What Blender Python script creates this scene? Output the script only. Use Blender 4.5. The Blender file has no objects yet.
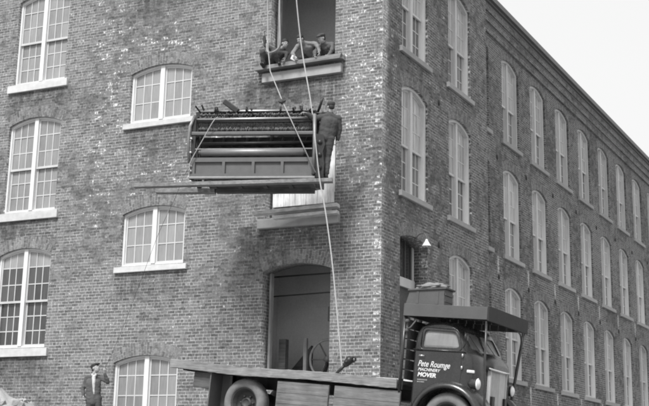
import bpy, bmesh, math, random
from mathutils import Vector, Matrix, Euler
random.seed(7)
SC = bpy.context.scene
COL = SC.collection
PI = math.pi

# ------------------------------------------------------------------ helpers
def link(o, parent=None):
    COL.objects.link(o)
    if parent is not None:
        o.parent = parent
    return o

def tag(o, label=None, cat=None, group=None, kind=None):
    if label: o['label'] = label
    if cat: o['category'] = cat
    if group: o['group'] = group
    if kind: o['kind'] = kind
    return o

def empty(name, label, cat, loc=(0, 0, 0), rot=(0, 0, 0), group=None):
    o = bpy.data.objects.new(name, None)
    o.empty_display_size = 0.2
    COL.objects.link(o)
    o.location = loc; o.rotation_euler = rot
    return tag(o, label, cat, group)

def obj(name, bm, mat, parent=None, smooth=False):
    me = bpy.data.meshes.new(name)
    bm.normal_update()
    bm.to_mesh(me); bm.free()
    if isinstance(mat, (list, tuple)):
        for m in mat: me.materials.append(m)
    else:
        me.materials.append(mat)
    if smooth:
        for p in me.polygons: p.use_smooth = True
    return link(bpy.data.objects.new(name, me), parent)

def BM(): return bmesh.new()

def box(bm, x0, x1, y0, y1, z0, z1, mi=0, M=None, bev=0.0):
    vs = [Vector((x, y, z)) for x in (x0, x1) for y in (y0, y1) for z in (z0, z1)]
    if M is not None: vs = [M @ v for v in vs]
    v = [bm.verts.new(p) for p in vs]
    fs = []
    for q in ((0, 1, 3, 2), (4, 6, 7, 5), (0, 4, 5, 1), (2, 3, 7, 6), (0, 2, 6, 4), (1, 5, 7, 3)):
        f = bm.faces.new([v[i] for i in q]); f.material_index = mi; fs.append(f)
    if bev > 0:
        es = list({e for f in fs for e in f.edges})
        bmesh.ops.bevel(bm, geom=es, offset=bev, segments=2, affect='EDGES', profile=.6)
    return fs

def beam(bm, p0, p1, w, h, mi=0, up=(0, 0, 1), bev=0.0):
    """rectangular bar from p0 to p1, w across, h along 'up'"""
    p0 = Vector(p0); p1 = Vector(p1)
    d = (p1 - p0); L = d.length; d.normalize()
    u = Vector(up)
    s = d.cross(u)
    if s.length < 1e-4: s = d.cross(Vector((0, 1, 0)))
    s.normalize(); u = s.cross(d)
    M = Matrix((( d.x, s.x, u.x, p0.x), (d.y, s.y, u.y, p0.y), (d.z, s.z, u.z, p0.z), (0, 0, 0, 1)))
    return box(bm, 0, L, -w / 2, w / 2, -h / 2, h / 2, mi, M, bev)

def tube(bm, pts, r, n=8, mi=0, cap=True):
    pts = [Vector(p) for p in pts]
    rs = r if isinstance(r, (list, tuple)) else [r] * len(pts)
    rings = []
    prev = None
    for i, p in enumerate(pts):
        a = pts[max(i - 1, 0)]; b = pts[min(i + 1, len(pts) - 1)]
        d = (b - a).normalized()
        if prev is None:
            s = d.cross(Vector((0, 0, 1)))
            if s.length < 1e-3: s = d.cross(Vector((0, 1, 0)))
        else:
            s = prev - d * prev.dot(d)
            if s.length < 1e-4: s = d.cross(Vector((0, 1, .3)))
        s.normalize(); prev = s
        u = d.cross(s)
        rings.append([bm.verts.new(p + (s * math.cos(2 * PI * k / n) + u * math.sin(2 * PI * k / n)) * rs[i]) for k in range(n)])
    for a, b in zip(rings, rings[1:]):
        for k in range(n):
            f = bm.faces.new((a[k], a[(k + 1) % n], b[(k + 1) % n], b[k])); f.smooth = True; f.material_index = mi
    if cap:
        f = bm.faces.new(rings[0][::-1]); f.material_index = mi
        f = bm.faces.new(rings[-1]); f.material_index = mi

def lathe(bm, prof, n=32, axis='Y', c=(0, 0, 0), mi=0, close=False):
    """prof: list of (r, t) ; t along axis"""
    c = Vector(c); rings = []
    for r, t in prof:
        ring = []
        for k in range(n):
            a = 2 * PI * k / n
            u, w = r * math.cos(a), r * math.sin(a)
            p = {'Y': (u, t, w), 'X': (t, u, w), 'Z': (u, w, t)}[axis]
            ring.append(bm.verts.new(c + Vector(p)))
        rings.append(ring)
    pr = list(zip(rings, rings[1:]))
    if close: pr.append((rings[-1], rings[0]))
    for a, b in pr:
        for k in range(n):
            f = bm.faces.new((a[k], a[(k + 1) % n], b[(k + 1) % n], b[k])); f.smooth = True; f.material_index = mi
    bmesh.ops.recalc_face_normals(bm, faces=bm.faces[:])

def prism(bm, pts, axis, a, b, mi=0):
    """extrude a 2D polygon; axis Y: pts are (x,z); X: (y,z); Z: (x,y)"""
    def P(p, t):
        return {'Y': (p[0], t, p[1]), 'X': (t, p[0], p[1]), 'Z': (p[0], p[1], t)}[axis]
    A = [bm.verts.new(P(p, a)) for p in pts]; B = [bm.verts.new(P(p, b)) for p in pts]
    fs = [bm.faces.new(A), bm.faces.new(B[::-1])]
    n = len(pts)
    for i in range(n):
        fs.append(bm.faces.new((A[i], B[i], B[(i + 1) % n], A[(i + 1) % n])))
    for f in fs: f.material_index = mi
    bmesh.ops.recalc_face_normals(bm, faces=fs)
    return fs

def catmull(pts, n=8):
    pts = [Vector(p) for p in pts]
    out = []
    for i in range(len(pts) - 1):
        p0 = pts[max(i - 1, 0)]; p1 = pts[i]; p2 = pts[i + 1]; p3 = pts[min(i + 2, len(pts) - 1)]
        for k in range(n):
            t = k / n
            out.append(.5 * ((2 * p1) + (p2 - p0) * t + (2 * p0 - 5 * p1 + 4 * p2 - p3) * t * t + (3 * p1 - p0 - 3 * p2 + p3) * t ** 3))
    out.append(pts[-1])
    return out

# ------------------------------------------------------------------ materials
class NT:
    def __init__(s, name):
        s.m = bpy.data.materials.new(name); s.m.use_nodes = True
        s.t = s.m.node_tree; s.n = s.t.nodes; s.l = s.t.links
        s.b = s.n['Principled BSDF']
    def new(s, ty, **k):
        n = s.n.new(ty)
        for a, v in k.items(): setattr(n, a, v)
        return n
    def put(s, sock, v):
        if hasattr(v, 'is_output') or isinstance(v, bpy.types.NodeSocket): s.l.new(v, sock)
        else:
            try: sock.default_value = v
            except Exception: sock.default_value = (v, v, v, 1)
    def math(s, op, a, b=0.0, c=None, clamp=False):
        n = s.new('ShaderNodeMath', operation=op, use_clamp=clamp)
        s.put(n.inputs[0], a); s.put(n.inputs[1], b)
        if c is not None: s.put(n.inputs[2], c)
        return n.outputs[0]
    def mix(s, f, a, b):          # scalar mix a->b
        n = s.new('ShaderNodeMix', data_type='FLOAT')
        s.put(n.inputs[0], f); s.put(n.inputs[2], a); s.put(n.inputs[3], b)
        return n.outputs[0]
    def ramp(s, v, lo, hi, a=0.0, b=1.0):
        n = s.new('ShaderNodeMapRange', interpolation_type='SMOOTHSTEP')
        s.put(n.inputs[0], v); n.inputs[1].default_value = lo; n.inputs[2].default_value = hi
        n.inputs[3].default_value = a; n.inputs[4].default_value = b
        return n.outputs[0]
    def coord(s, kind='Object'):
        return s.new('ShaderNodeTexCoord').outputs[kind]
    def scale(s, v, sc, off=(0, 0, 0)):
        n = s.new('ShaderNodeMapping'); s.l.new(v, n.inputs[0])
        n.inputs['Scale'].default_value = sc; n.inputs['Location'].default_value = off
        return n.outputs[0]
    def noise(s, v, sc, detail=3.0, rough=.55, dim='3D'):
        n = s.new('ShaderNodeTexNoise', noise_dimensions=dim); s.l.new(v, n.inputs['Vector'])
        n.inputs['Scale'].default_value = sc; n.inputs['Detail'].default_value = detail; n.inputs['Roughness'].default_value = rough
        return n.outputs[0]
    def colour(s, v):
        n = s.new('ShaderNodeCombineColor')
        for i in range(3): s.put(n.inputs[i], v)
        s.l.new(n.outputs[0], s.b.inputs['Base Color'])
    def bump(s, h, dist, strength=1.0):
        n = s.new('ShaderNodeBump'); s.put(n.inputs['Height'], h)
        n.inputs['Distance'].default_value = dist; n.inputs['Strength'].default_value = strength
        s.l.new(n.outputs[0], s.b.inputs['Normal'])
    def set(s, **k):
        for a, v in k.items(): s.put(s.b.inputs[a.replace('_', ' ')], v)

def simple(name, g, rough=.7, metal=0.0, var=.25, sc=6.0, stretch=(1, 1, 1), fine=40.0, bump=.002, rand=0.0, spec=.4):
    t = NT(name); v = t.scale(t.coord(), stretch)
    a = t.noise(v, sc, 5); b = t.noise(v, fine, 3)
    k = t.math('ADD', t.math('MULTIPLY', t.math('SUBTRACT', a, .5), var * 2), t.math('MULTIPLY', t.math('SUBTRACT', b, .5), var * 1.3))
    if rand:
        r = t.new('ShaderNodeObjectInfo').outputs['Random']
        k = t.math('ADD', k, t.math('MULTIPLY', t.math('SUBTRACT', r, .5), rand))
    k = t.math('ADD', k, 1.0)
    t.colour(t.math('MULTIPLY', k, g, clamp=True))
    t.set(Roughness=t.math('ADD', t.math('MULTIPLY', b, .25), rough - .12), Metallic=metal)
    t.b.inputs['Specular IOR Level'].default_value = spec
    if bump: t.bump(t.math('ADD', a, t.math('MULTIPLY', b, .5)), bump, .6)
    return t.m

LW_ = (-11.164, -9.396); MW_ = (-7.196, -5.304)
def brick_mat(name, arch=False, base=.2, tower=True, stains_and_shade=False):
    t = NT(name)
    uvn = t.new('ShaderNodeUVMap'); uvn.uv_map = 'UVMap'; uv = uvn.outputs[0]
    wob = t.new('ShaderNodeTexNoise', noise_dimensions='2D'); t.l.new(uv, wob.inputs['Vector']); wob.inputs['Scale'].default_value = 1.7
    jit = t.new('ShaderNodeVectorMath', operation='MULTIPLY_ADD')
    t.l.new(wob.outputs['Color'], jit.inputs[0]); jit.inputs[1].default_value = (.02, .012, 0)
    t.l.new(uv, jit.inputs[2]); p = jit.outputs[0]
    def bricks(c1, c2, mo, msize=.011, off=.5):
        n = t.new('ShaderNodeTexBrick'); t.l.new(p, n.inputs['Vector'])
        n.offset = off; n.squash = .52; n.squash_frequency = 6; n.offset_frequency = 2
        n.inputs['Color1'].default_value = (c1,) * 3 + (1,); n.inputs['Color2'].default_value = (c2,) * 3 + (1,)
        n.inputs['Mortar'].default_value = (mo,) * 3 + (1,)
        n.inputs['Scale'].default_value = 1.0
        n.inputs['Brick Width'].default_value = .21; n.inputs['Row Height'].default_value = .0745
        n.inputs['Mortar Size'].default_value = msize; n.inputs['Mortar Smooth'].default_value = .35
        return n
    B = bricks(0, 1, .5, msize=.0075)
    rnd = B.outputs['Color']                # per brick random 0..1
    bw = t.new('ShaderNodeRGBToBW'); t.l.new(rnd, bw.inputs[0]); rnd = bw.outputs[0]
    mort = B.outputs['Fac']
    n1 = t.noise(uv, .45, 4, .6, '2D'); n2 = t.noise(uv, 3.2, 4, .6, '2D'); n3 = t.noise(uv, 17, 3, .6, '2D'); n4 = t.noise(uv, 60, 2, .6, '2D')
    # face of the bricks
    f = t.math('ADD', t.math('MULTIPLY', rnd, .62), .68)
    f = t.math('ADD', f, t.math('MULTIPLY', t.math('SUBTRACT', n1, .5), .4))
    f = t.math('ADD', f, t.math('MULTIPLY', t.math('SUBTRACT', n2, .5), .45))
    f = t.math('ADD', f, t.math('MULTIPLY', t.math('SUBTRACT', n3, .5), 1.25))
    f = t.math('ADD', f, t.math('MULTIPLY', t.math('SUBTRACT', n4, .5), 1.1))
    face = t.math('MULTIPLY', f, base)
    s0 = t.new('ShaderNodeSeparateXYZ'); t.l.new(uv, s0.inputs[0]); uv_v = s0.outputs[1]
    # mortar: pale where repointed, dark where washed out
    pm = t.ramp(t.math('ADD', t.math('MULTIPLY', n1, .7), t.math('MULTIPLY', n2, .6)), .50, .74)
    if tower: pm = t.math('ADD', pm, t.ramp(uv_v, 7.5, 3.5, 0, .45), clamp=True)
    mcol = t.mix(pm, base * .85, .42 if not arch else .3)
    mcol = t.math('MULTIPLY', mcol, t.math('ADD', t.math('MULTIPLY', n3, 1.3), .35))
    c = t.mix(mort, face, mcol)
    sep = t.new('ShaderNodeSeparateXYZ'); t.l.new(uv, sep.inputs[0]); U, V = sep.outputs[0], sep.outputs[1]
    if tower:
        # whole bricks and joints gone white with lime: near the corner and beside the stair windows
        def band(c0, w): return t.ramp(t.math('ABSOLUTE', t.math('SUBTRACT', U, c0)), w * .3, w, 1, 0)
        z_hi = t.ramp(V, 6.0, 9.0)
        area = t.math('MAXIMUM', t.math('MULTIPLY', band(-.45, .95), t.math('ADD', t.math('MULTIPLY', z_hi, .55), .3)), t.math('MULTIPLY', band(-7.9, .9), t.ramp(V, 6.3, 8.3)))
        area = t.math('MAXIMUM', area, t.math('MULTIPLY', band(-6.0, 2.0), t.math('MULTIPLY', t.ramp(V, 7.4, 8.0), t.ramp(V, 9.4, 8.8))))
        area = t.math('MAXIMUM', area, t.math('MULTIPLY', band(-6.3, 1.6), t.math('MULTIPLY', t.ramp(V, 11.0, 11.4), t.ramp(V, 12.6, 11.9))))
        area = t.math('MAXIMUM', area, t.math('MULTIPLY', t.math('MULTIPLY', band(.6, .7), t.math('GREATER_THAN', U, .0)), .5))
        area = t.math('ADD', area, .05)
        B2 = bricks(0, 1, 0.5, .0085); b2 = t.new('ShaderNodeRGBToBW'); t.l.new(B2.outputs['Color'], b2.inputs[0])
        sel = t.math('ADD', t.math('ADD', t.math('MULTIPLY', b2.outputs[0], .66), t.math('MULTIPLY', n2, .46)), t.math('MULTIPLY', n3, 1.02))
        wh = t.math('MULTIPLY', t.ramp(t.math('ADD', sel, t.math('MULTIPLY', area, .16)), 1.56, 1.66), t.math('SUBTRACT', 1.0, t.math('MULTIPLY', mort, .45)))
        c = t.mix(wh, c, t.math('ADD', .5, t.math('MULTIPLY', n3, .35)))
        # white toothing of lime down the very corner
        edge = t.math('MULTIPLY', t.math('LESS_THAN', t.math('ABSOLUTE', t.math('ADD', U, .09)), .09), t.math('GREATER_THAN', t.math('ADD', n2, t.math('MULTIPLY', t.math('SINE', t.math('MULTIPLY', V, 42.2)), .2)), .66))
        c = t.mix(t.math('MULTIPLY', edge, t.ramp(n3, .4, .6)), c, .6)
    else:
        # lime runs under the wall anchors, one per pier
        ph = t.math('MODULO', t.math('ADD', t.math('SUBTRACT', U, 12.53 - .5 * 2.9145), 29.145), 2.9145)
        dx = t.math('ABSOLUTE', t.math('ADD', t.math('SUBTRACT', ph, 1.457), t.math('MULTIPLY', t.math('SUBTRACT', n2, .5), .12)))
        for z0 in (7.4, 3.75):
            zz = t.math('MULTIPLY', t.ramp(V, z0 - .75, z0 - .3), t.ramp(V, z0 + .02, z0 - .08))
            wh = t.math('MULTIPLY', t.math('MULTIPLY', t.ramp(dx, .1, .04), zz), t.ramp(n3, .34, .55))
            c = t.mix(t.math('MULTIPLY', wh, .85), c, .62)
    if stains_and_shade:
        # soot and damp washed down below the sills; door column adds painted loom shade
        drip_and_shade = None
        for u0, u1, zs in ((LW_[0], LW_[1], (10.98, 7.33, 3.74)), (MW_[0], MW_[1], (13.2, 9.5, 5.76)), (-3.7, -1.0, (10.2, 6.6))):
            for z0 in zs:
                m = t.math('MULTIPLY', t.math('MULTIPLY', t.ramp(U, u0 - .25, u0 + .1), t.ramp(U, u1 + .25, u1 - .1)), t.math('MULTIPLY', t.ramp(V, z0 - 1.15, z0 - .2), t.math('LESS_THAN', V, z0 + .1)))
                drip_and_shade = m if drip_and_shade is None else t.math('MAXIMUM', drip_and_shade, m)
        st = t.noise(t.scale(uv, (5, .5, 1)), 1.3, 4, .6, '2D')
        drip_and_shade = t.math('MULTIPLY', drip_and_shade, t.ramp(st, .3, .65, .35, 1.0))
        c = t.math('MULTIPLY', c, t.math('SUBTRACT', 1.0, t.math('MULTIPLY', drip_and_shade, .42)))
    t.colour(t.math('MAXIMUM', c, .02))
    t.set(Roughness=.9); t.b.inputs['Specular IOR Level'].default_value = .2
    h = t.math('ADD', t.math('MULTIPLY', t.math('SUBTRACT', 1.0, mort), 1.0), t.math('ADD', t.math('MULTIPLY', n3, .8), t.math('MULTIPLY', rnd, .5)))
    t.bump(h, .009, .75)
    return t.m

def glass_mat(name, lo, hi, rough=.09, bump=.012, dark=.35):
    """dusty, whitewashed panes: each pane has its own tone and a slightly different tilt"""
    t = NT(name)
    at = t.new('ShaderNodeAttribute', attribute_name='pane'); r0 = at.outputs['Fac']
    ob = t.new('ShaderNodeObjectInfo').outputs['Random']
    r = t.math('FRACT', t.math('ADD', t.math('MULTIPLY', r0, 7.13), t.math('MULTIPLY', ob, 5.7)))
    v = t.coord()
    off = t.new('ShaderNodeVectorMath', operation='ADD'); t.l.new(v, off.inputs[0])
    cx = t.new('ShaderNodeCombineXYZ'); t.put(cx.inputs[0], t.math('MULTIPLY', ob, 37.0)); t.put(cx.inputs[2], t.math('MULTIPLY', ob, 11.0)); t.l.new(cx.outputs[0], off.inputs[1])
    n1 = t.noise(off.outputs[0], 1.6, 3); n2 = t.noise(t.scale(off.outputs[0], (6, 1, .8)), 4, 3); n3 = t.noise(off.outputs[0], 22, 3)
    k = t.math('ADD', t.math('MULTIPLY', r, .45), t.math('ADD', t.math('MULTIPLY', n1, .45), t.math('MULTIPLY', n2, .6)))
    k = t.math('ADD', k, t.math('MULTIPLY', t.math('SUBTRACT', n3, .5), .05))
    k = t.math('SUBTRACT', k, t.math('MULTIPLY', t.ramp(r, .93, .96), dark))
    k = t.math('ADD', t.math('SUBTRACT', k, .24), t.math('MULTIPLY', t.math('SUBTRACT', ob, .5), .35), clamp=True)
    t.colour(t.mix(k, lo, hi))
    t.set(Roughness=t.math('ADD', rough, t.math('MULTIPLY', n3, .12)))
    t.b.inputs['Specular IOR Level'].default_value = .6
    t.bump(n1, bump, .5)
    return t.m

def plank_mat(name, g, axis=0, w=.14):
    t = NT(name); v = t.coord()
    st = [14, 14, 14]; st[axis] = .9
    a = t.noise(t.scale(v, tuple(st)), 2.2, 5, .65); b = t.noise(v, 3.0, 4); c = t.noise(t.scale(v, tuple(s * 2.5 for s in st)), 3, 3)
    k = t.math('ADD', t.math('MULTIPLY', t.math('SUBTRACT', a, .5), 1.6), t.math('MULTIPLY', t.math('SUBTRACT', b, .5), 1.0))
    k = t.math('ADD', k, t.math('MULTIPLY', t.math('SUBTRACT', c, .5), .6))
    t.colour(t.math('MAXIMUM', t.math('MULTIPLY', t.math('ADD', k, 1.0), g), .015))
    t.set(Roughness=.85); t.b.inputs['Specular IOR Level'].default_value = .25
    t.bump(t.math('ADD', a, c), .006, .7)
    return t.m

M = {}
M['brick'] = brick_mat('weathered_brick', base=.158, stains_and_shade=True)
M['brick_side'] = brick_mat('shaded_side_brick', base=.133)  # same brick, the side's shade put into a darker base
M['brick_range'] = brick_mat('shaded_range_brick', base=.128, tower=False)  # long range wall, its shade likewise put into the base
M['arch'] = brick_mat('arch_brick', arch=True, base=.17, tower=False)
M['stone'] = simple('granite_sill', .52, .85, var=.32, sc=5, fine=70, bump=.004, rand=.15)
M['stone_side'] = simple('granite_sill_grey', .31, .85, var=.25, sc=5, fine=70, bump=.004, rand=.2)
M['white'] = simple('weathered_white_paint', .66, .6, var=.16, sc=4, fine=60, stretch=(1, 1, .4), bump=.002, rand=.1)
M['sash'] = simple('dull_sash_paint', .5, .6, var=.2, sc=4, fine=60, bump=.002, rand=.1)
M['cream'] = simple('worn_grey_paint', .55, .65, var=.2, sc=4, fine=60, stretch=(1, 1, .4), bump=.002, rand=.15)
M['glass'] = glass_mat('dusty_glass', .15, .33)
M['blind'] = glass_mat('whitewashed_glass', .24, .6)
M['darkglass'] = glass_mat('dark_clear_glass', .012, .09, rough=.05)  # the dark that clear panes show is put into the base colour
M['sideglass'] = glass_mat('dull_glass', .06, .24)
M['wood'] = plank_mat('weathered_timber', .21, 0)
M['wood_light'] = plank_mat('fresh_timber', .56, 0)
M['wood_dark'] = plank_mat('dark_timber', .09, 0)
M['skirt'] = plank_mat('dirty_skirt_boards', .15, 0)
M['wood_y'] = plank_mat('weathered_timber_deep', .25, 1)
M['wood_v'] = plank_mat('upright_timber', .3, 2)
M['wood_white'] = plank_mat('limewashed_boards', .74, 2)
M['iron'] = simple('oily_cast_iron', .035, .45, .5, var=.5, sc=9, fine=60, bump=.003)
M['iron_grey'] = simple('grey_painted_iron', .11, .5, .1, var=.3, sc=7, fine=60, bump=.002)
M['iron_panel'] = simple('grey_panel_paint', .105, .55, 0, var=.22, sc=5, fine=50, bump=.002)
M['steel'] = simple('worn_bright_steel', .42, .4, .8, var=.3, sc=12, fine=80, stretch=(.4, 1, 1), bump=.001)
M['steel_dull'] = simple('dull_steel', .22, .5, .5, var=.3, sc=12, fine=80, stretch=(.4, 1, 1), bump=.001)
M['rope'] = simple('hemp_rope', .33, .9, var=.25, sc=30, fine=140, bump=.003)
M['rope_dark'] = simple('tarred_rope', .06, .9, var=.3, sc=30, fine=140, bump=.003)
M['black'] = simple('black_truck_paint', .03, .3, 0, var=.35, sc=5, fine=30, bump=.0008, spec=.55)
M['cab'] = simple('dark_cab_enamel', .026, .26, 0, var=.55, sc=3, fine=25, bump=.002, spec=.6)
M['canopy'] = simple('grey_canopy_paint', .08, .6, 0, var=.25, sc=4, fine=40, bump=.002)
M['canopy_dark'] = simple('dark_canopy_front', .022, .7, 0, var=.35, sc=6, fine=40, bump=.002)  # front fascia, darker than the canopy sides
M['tyre'] = simple('dusty_tyre', .17, .85, 0, var=.4, sc=8, fine=60, bump=.003)
M['tyre_dark'] = simple('black_rubber', .03, .8, 0, var=.4, sc=8, fine=60, bump=.003)
M['rim'] = simple('muddy_wheel_rim', .06, .6, .2, var=.4, sc=9, fine=50, bump=.002)
M['chrome'] = simple('tarnished_chrome', .75, .18, 1.0, var=.1, sc=9, fine=50, bump=0)
M['grille'] = simple('pale_grille_paint', .5, .45, .1, var=.18, sc=9, fine=50, bump=.001)
M['cabglass'] = glass_mat('cab_window_glass', .3, .5, rough=.12, bump=.0005, dark=0)
M['lens'] = simple('headlamp_glass', .8, .12, 0, var=.08, sc=9, fine=50, bump=0, spec=.8)
M['letter'] = simple('white_lettering', .66, .6, 0, var=.35, sc=20, fine=90, bump=0)
M['letter_dim'] = simple('worn_small_lettering', .34, .5, 0, var=.25, sc=20, fine=90, bump=0)
M['canvas'] = simple('canvas_tarp', .2, .9, var=.25, sc=6, fine=70, bump=.006)
M['interior'] = simple('whitewashed_interior_plaster', .62, .9, var=.3, sc=1.2, fine=20, bump=.004)
M['floor'] = plank_mat('mill_floor_boards', .35, 1)
M['ground'] = simple('packed_dirt', .2, .95, var=.3, sc=.6, fine=14, bump=.02)
M['dirt'] = simple('dry_rubble', .33, .95, var=.4, sc=2.5, fine=22, bump=.04)
M['roof'] = simple('tarred_roof', .05, .8, var=.3, sc=1, fine=20, bump=.003)
M['cornice'] = brick_mat('cornice_brick', base=.15, tower=False)
M['skin'] = simple('skin', .33, .6, var=.1, sc=20, fine=90, bump=0)
M['hair'] = simple('dark_hair', .03, .7, var=.3, sc=40, fine=120, bump=.002)
M['cloth_dark'] = simple('dark_wool', .06, .95, var=.3, sc=14, fine=160, bump=.004)
M['cloth_coat'] = simple('dark_grey_wool', .09, .95, var=.35, sc=9, fine=160, bump=.004)
M['cloth_grey'] = simple('grey_work_cloth', .1, .95, var=.25, sc=9, fine=120, bump=.004)
M['cloth_light'] = simple('pale_work_shirt', .2, .95, var=.2, sc=9, fine=120, bump=.005)
M['shirt'] = simple('white_shirt', .5, .9, var=.12, sc=9, fine=120, bump=.003)
M['leather'] = simple('black_boot_leather', .03, .5, var=.3, sc=14, fine=80, bump=.002)
M['paper'] = simple('white_paper', .75, .8, var=.1, sc=9, fine=50, bump=.002)

# ------------------------------------------------------------------ the mill
mill = empty('mill_building', 'brick textile mill with a corner stair tower, arched windows and stacked loading doorways', 'building')

def arch_pts(x0, x1, z0, zs, rise, n=14):
    """closed outline, counter-clockwise from lower left"""
    w = x1 - x0; c = (x0 + x1) / 2
    R = (w * w / 4 + rise * rise) / (2 * rise); zc = zs + rise - R
    a = math.asin(w / 2 / R)
    top = [(c + R * math.sin(a - 2 * a * k / n), zc + R * math.cos(a - 2 * a * k / n)) for k in range(n + 1)]
    return [(x0, z0), (x1, z0)] + top

def arch_z(x, W, zs, rise):
    R = (W * W / 4 + rise * rise) / (2 * rise); zc = zs + rise - R
    return zc + math.sqrt(max(R * R - x * x, 0))

def plate(name, outer, holes, thick, mat, parent, to3d, uv=True, bev=0):
    """flat panel with holes. 2D (u,v), thickness along w: to3d(u,v,w)"""
    cu = bpy.data.curves.new(name, 'CURVE'); cu.dimensions = '2D'; cu.fill_mode = 'BOTH'; cu.extrude = thick / 2
    for poly in [outer] + holes:
        sp = cu.splines.new('POLY'); sp.points.add(len(poly) - 1)
        for i, (x, y) in enumerate(poly): sp.points[i].co = (x, y, 0, 1)
        sp.use_cyclic_u = True
    tmp = bpy.data.objects.new('tmp', cu); COL.objects.link(tmp)
    dg = bpy.context.evaluated_depsgraph_get()
    me = bpy.data.meshes.new_from_object(tmp.evaluated_get(dg))
    bpy.data.objects.remove(tmp); bpy.data.curves.remove(cu)
    bm = BM(); bm.from_mesh(me); bpy.data.meshes.remove(me)
    bmesh.ops.remove_doubles(bm, verts=bm.verts, dist=1e-5)
    for v in bm.verts:
        v.co = to3d(v.co.x, v.co.y, v.co.z + thick / 2)
    bmesh.ops.recalc_face_normals(bm, faces=bm.faces)
    if uv: box_uv(bm)
    o = obj(name, bm, mat, parent)
    return o

def box_uv(bm):
    L = bm.loops.layers.uv.get('UVMap') or bm.loops.layers.uv.new('UVMap')
    bm.normal_update()
    for f in bm.faces:
        n = f.normal
        a = max(range(3), key=lambda i: abs(n[i]))
        for lp in f.loops:
            c = lp.vert.co
            lp[L].uv = {0: (c.y, c.z), 1: (c.x, c.z), 2: (c.x, c.y)}[a]

XR = -0.519                      # face of the long range, set back from the tower
LW = (-11.164, -9.396); MW = (-7.196, -5.304); DW = (-3.05, -1.262)
L_SILLS = (11.20, 7.586, 3.99); L_SP = 2.425; L_R = .19
M_SILLS = (13.40, 9.664, 5.93, 2.21); M_SP = 1.335; M_R = .17
DOORS = ((10.62, 12.95), (6.86, 9.12), (2.95, 5.58)); D_R = .165
R_SILLS = (11.135, 7.5375, 3.865); R_SP = 2.555; R_R = .20
YA, YB, YC, PITCH, RW = 1.119, 4.253, 10.181, 2.9145, 1.69
TOWER_Y = 7.28; TOP = 17.5; LOW = -3.0

holes = [arch_pts(*LW, s, s + L_SP, L_R) for s in L_SILLS] + [arch_pts(*MW, s, s + M_SP, M_R) for s in M_SILLS] + \
        [arch_pts(*DW, a, b, D_R) for a, b in DOORS]
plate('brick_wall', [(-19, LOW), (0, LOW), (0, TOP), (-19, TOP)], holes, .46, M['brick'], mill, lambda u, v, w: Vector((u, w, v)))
holes = [arch_pts(y, y + RW, s, s + R_SP, R_R) for y in (YA, YB) for s in R_SILLS[:2]] + \
        [arch_pts(YB, YB + RW, R_SILLS[2], R_SILLS[2] + R_SP, R_R), arch_pts(1.07, 2.80, 2.6, 6.42, .14)]
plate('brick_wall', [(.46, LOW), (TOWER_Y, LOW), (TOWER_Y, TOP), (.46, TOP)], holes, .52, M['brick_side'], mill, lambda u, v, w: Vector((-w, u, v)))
NCOL = 8
cols = [YC + PITCH * (k - 1) for k in range(NCOL + 1)]
holes = [arch_pts(y, y + RW, s, s + R_SP, R_R) for y in cols for s in R_SILLS]
# the hole nearest the tower begins inside the tower return
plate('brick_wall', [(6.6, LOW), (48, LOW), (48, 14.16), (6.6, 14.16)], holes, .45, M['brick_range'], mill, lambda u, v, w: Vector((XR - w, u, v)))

# hidden rest of the block: roof, back walls
bm = BM(); box(bm, -14, XR - .45, 7.0, 48, 15.0, 15.05); obj('roof', bm, M['roof'], mill)
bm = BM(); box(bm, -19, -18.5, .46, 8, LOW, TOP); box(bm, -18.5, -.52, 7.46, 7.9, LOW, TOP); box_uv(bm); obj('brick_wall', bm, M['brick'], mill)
bm = BM(); box(bm, -14.5, -14, 7.9, 48, LOW, 15); box(bm, -14, XR - .46, 47.5, 48, LOW, 14.16); box_uv(bm); obj('brick_wall', bm, M['brick_range'], mill)
bm = BM(); box(bm, -18.5, -.52, .46, 7.46, TOP - .05, TOP); obj('roof', bm, M['roof'], mill)

# cornice of the long range: corbelled brick courses, then a wooden gutter board
bm = BM()
for x1, z0, z1 in ((.07, 14.16, 14.42), (.16, 14.42, 14.66), (.25, 14.66, 14.86)):
    box(bm, XR - .45, XR + x1, TOWER_Y + .003, 48, z0, z1)
box_uv(bm); obj('cornice', bm, M['cornice'], mill)
bm = BM()
box(bm, XR - .45, XR + .345, TOWER_Y + .003, 48, 14.86, 14.93)
box(bm, XR - .45, XR + .425, TOWER_Y + .003, 48, 14.93, 15.09)
obj('gutter', bm, M['iron_grey'], mill)
bm = BM()
for k in range(3):                                       # thin pale shadow-line fillets between the corbels
    x = (.075, .165, .255)[k]; z = (14.40, 14.64, 14.84)[k]
    box(bm, XR, XR + x + .012, TOWER_Y + .004, 48, z, z + .022)
obj('cornice_fillet', bm, M['stone_side'], mill)

# -- brick arches over the openings
def arch_ring(x0, x1, zs, rise, h=.31, dep=.05, proud=.004):
    bm = BM(); L = bm.loops.layers.uv.new('UVMap')
    w = x1 - x0; c = (x0 + x1) / 2
    R = (w * w / 4 + rise * rise) / (2 * rise); zc = zs + rise - R; a = math.asin(w / 2 / R)
    n = 16; us = random.random() * 30
    prev = None
    for k in range(n + 1):
        th = -a + 2 * a * k / n
        row = []
        for r in (R, R + h):
            for y in (-proud, dep):
                row.append((bm.verts.new((c + r * math.sin(th), y, zc + r * math.cos(th))), r - R, th * R))
        if prev:
            def quad(i):
                f = bm.faces.new([prev[i[0]][0], row[i[0]][0], row[i[1]][0], prev[i[1]][0]])
                for lp, q in zip(f.loops, (prev[i[0]], row[i[0]], row[i[1]], prev[i[1]])):
                    lp[L].uv = (q[1] + us + .053, q[2] + us)
            quad((0, 2)); quad((2, 3)); quad((1, 0))
        prev = row
    bmesh.ops.recalc_face_normals(bm, faces=bm.faces)
    for f in bm.faces:
        pass
    return bm

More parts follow.
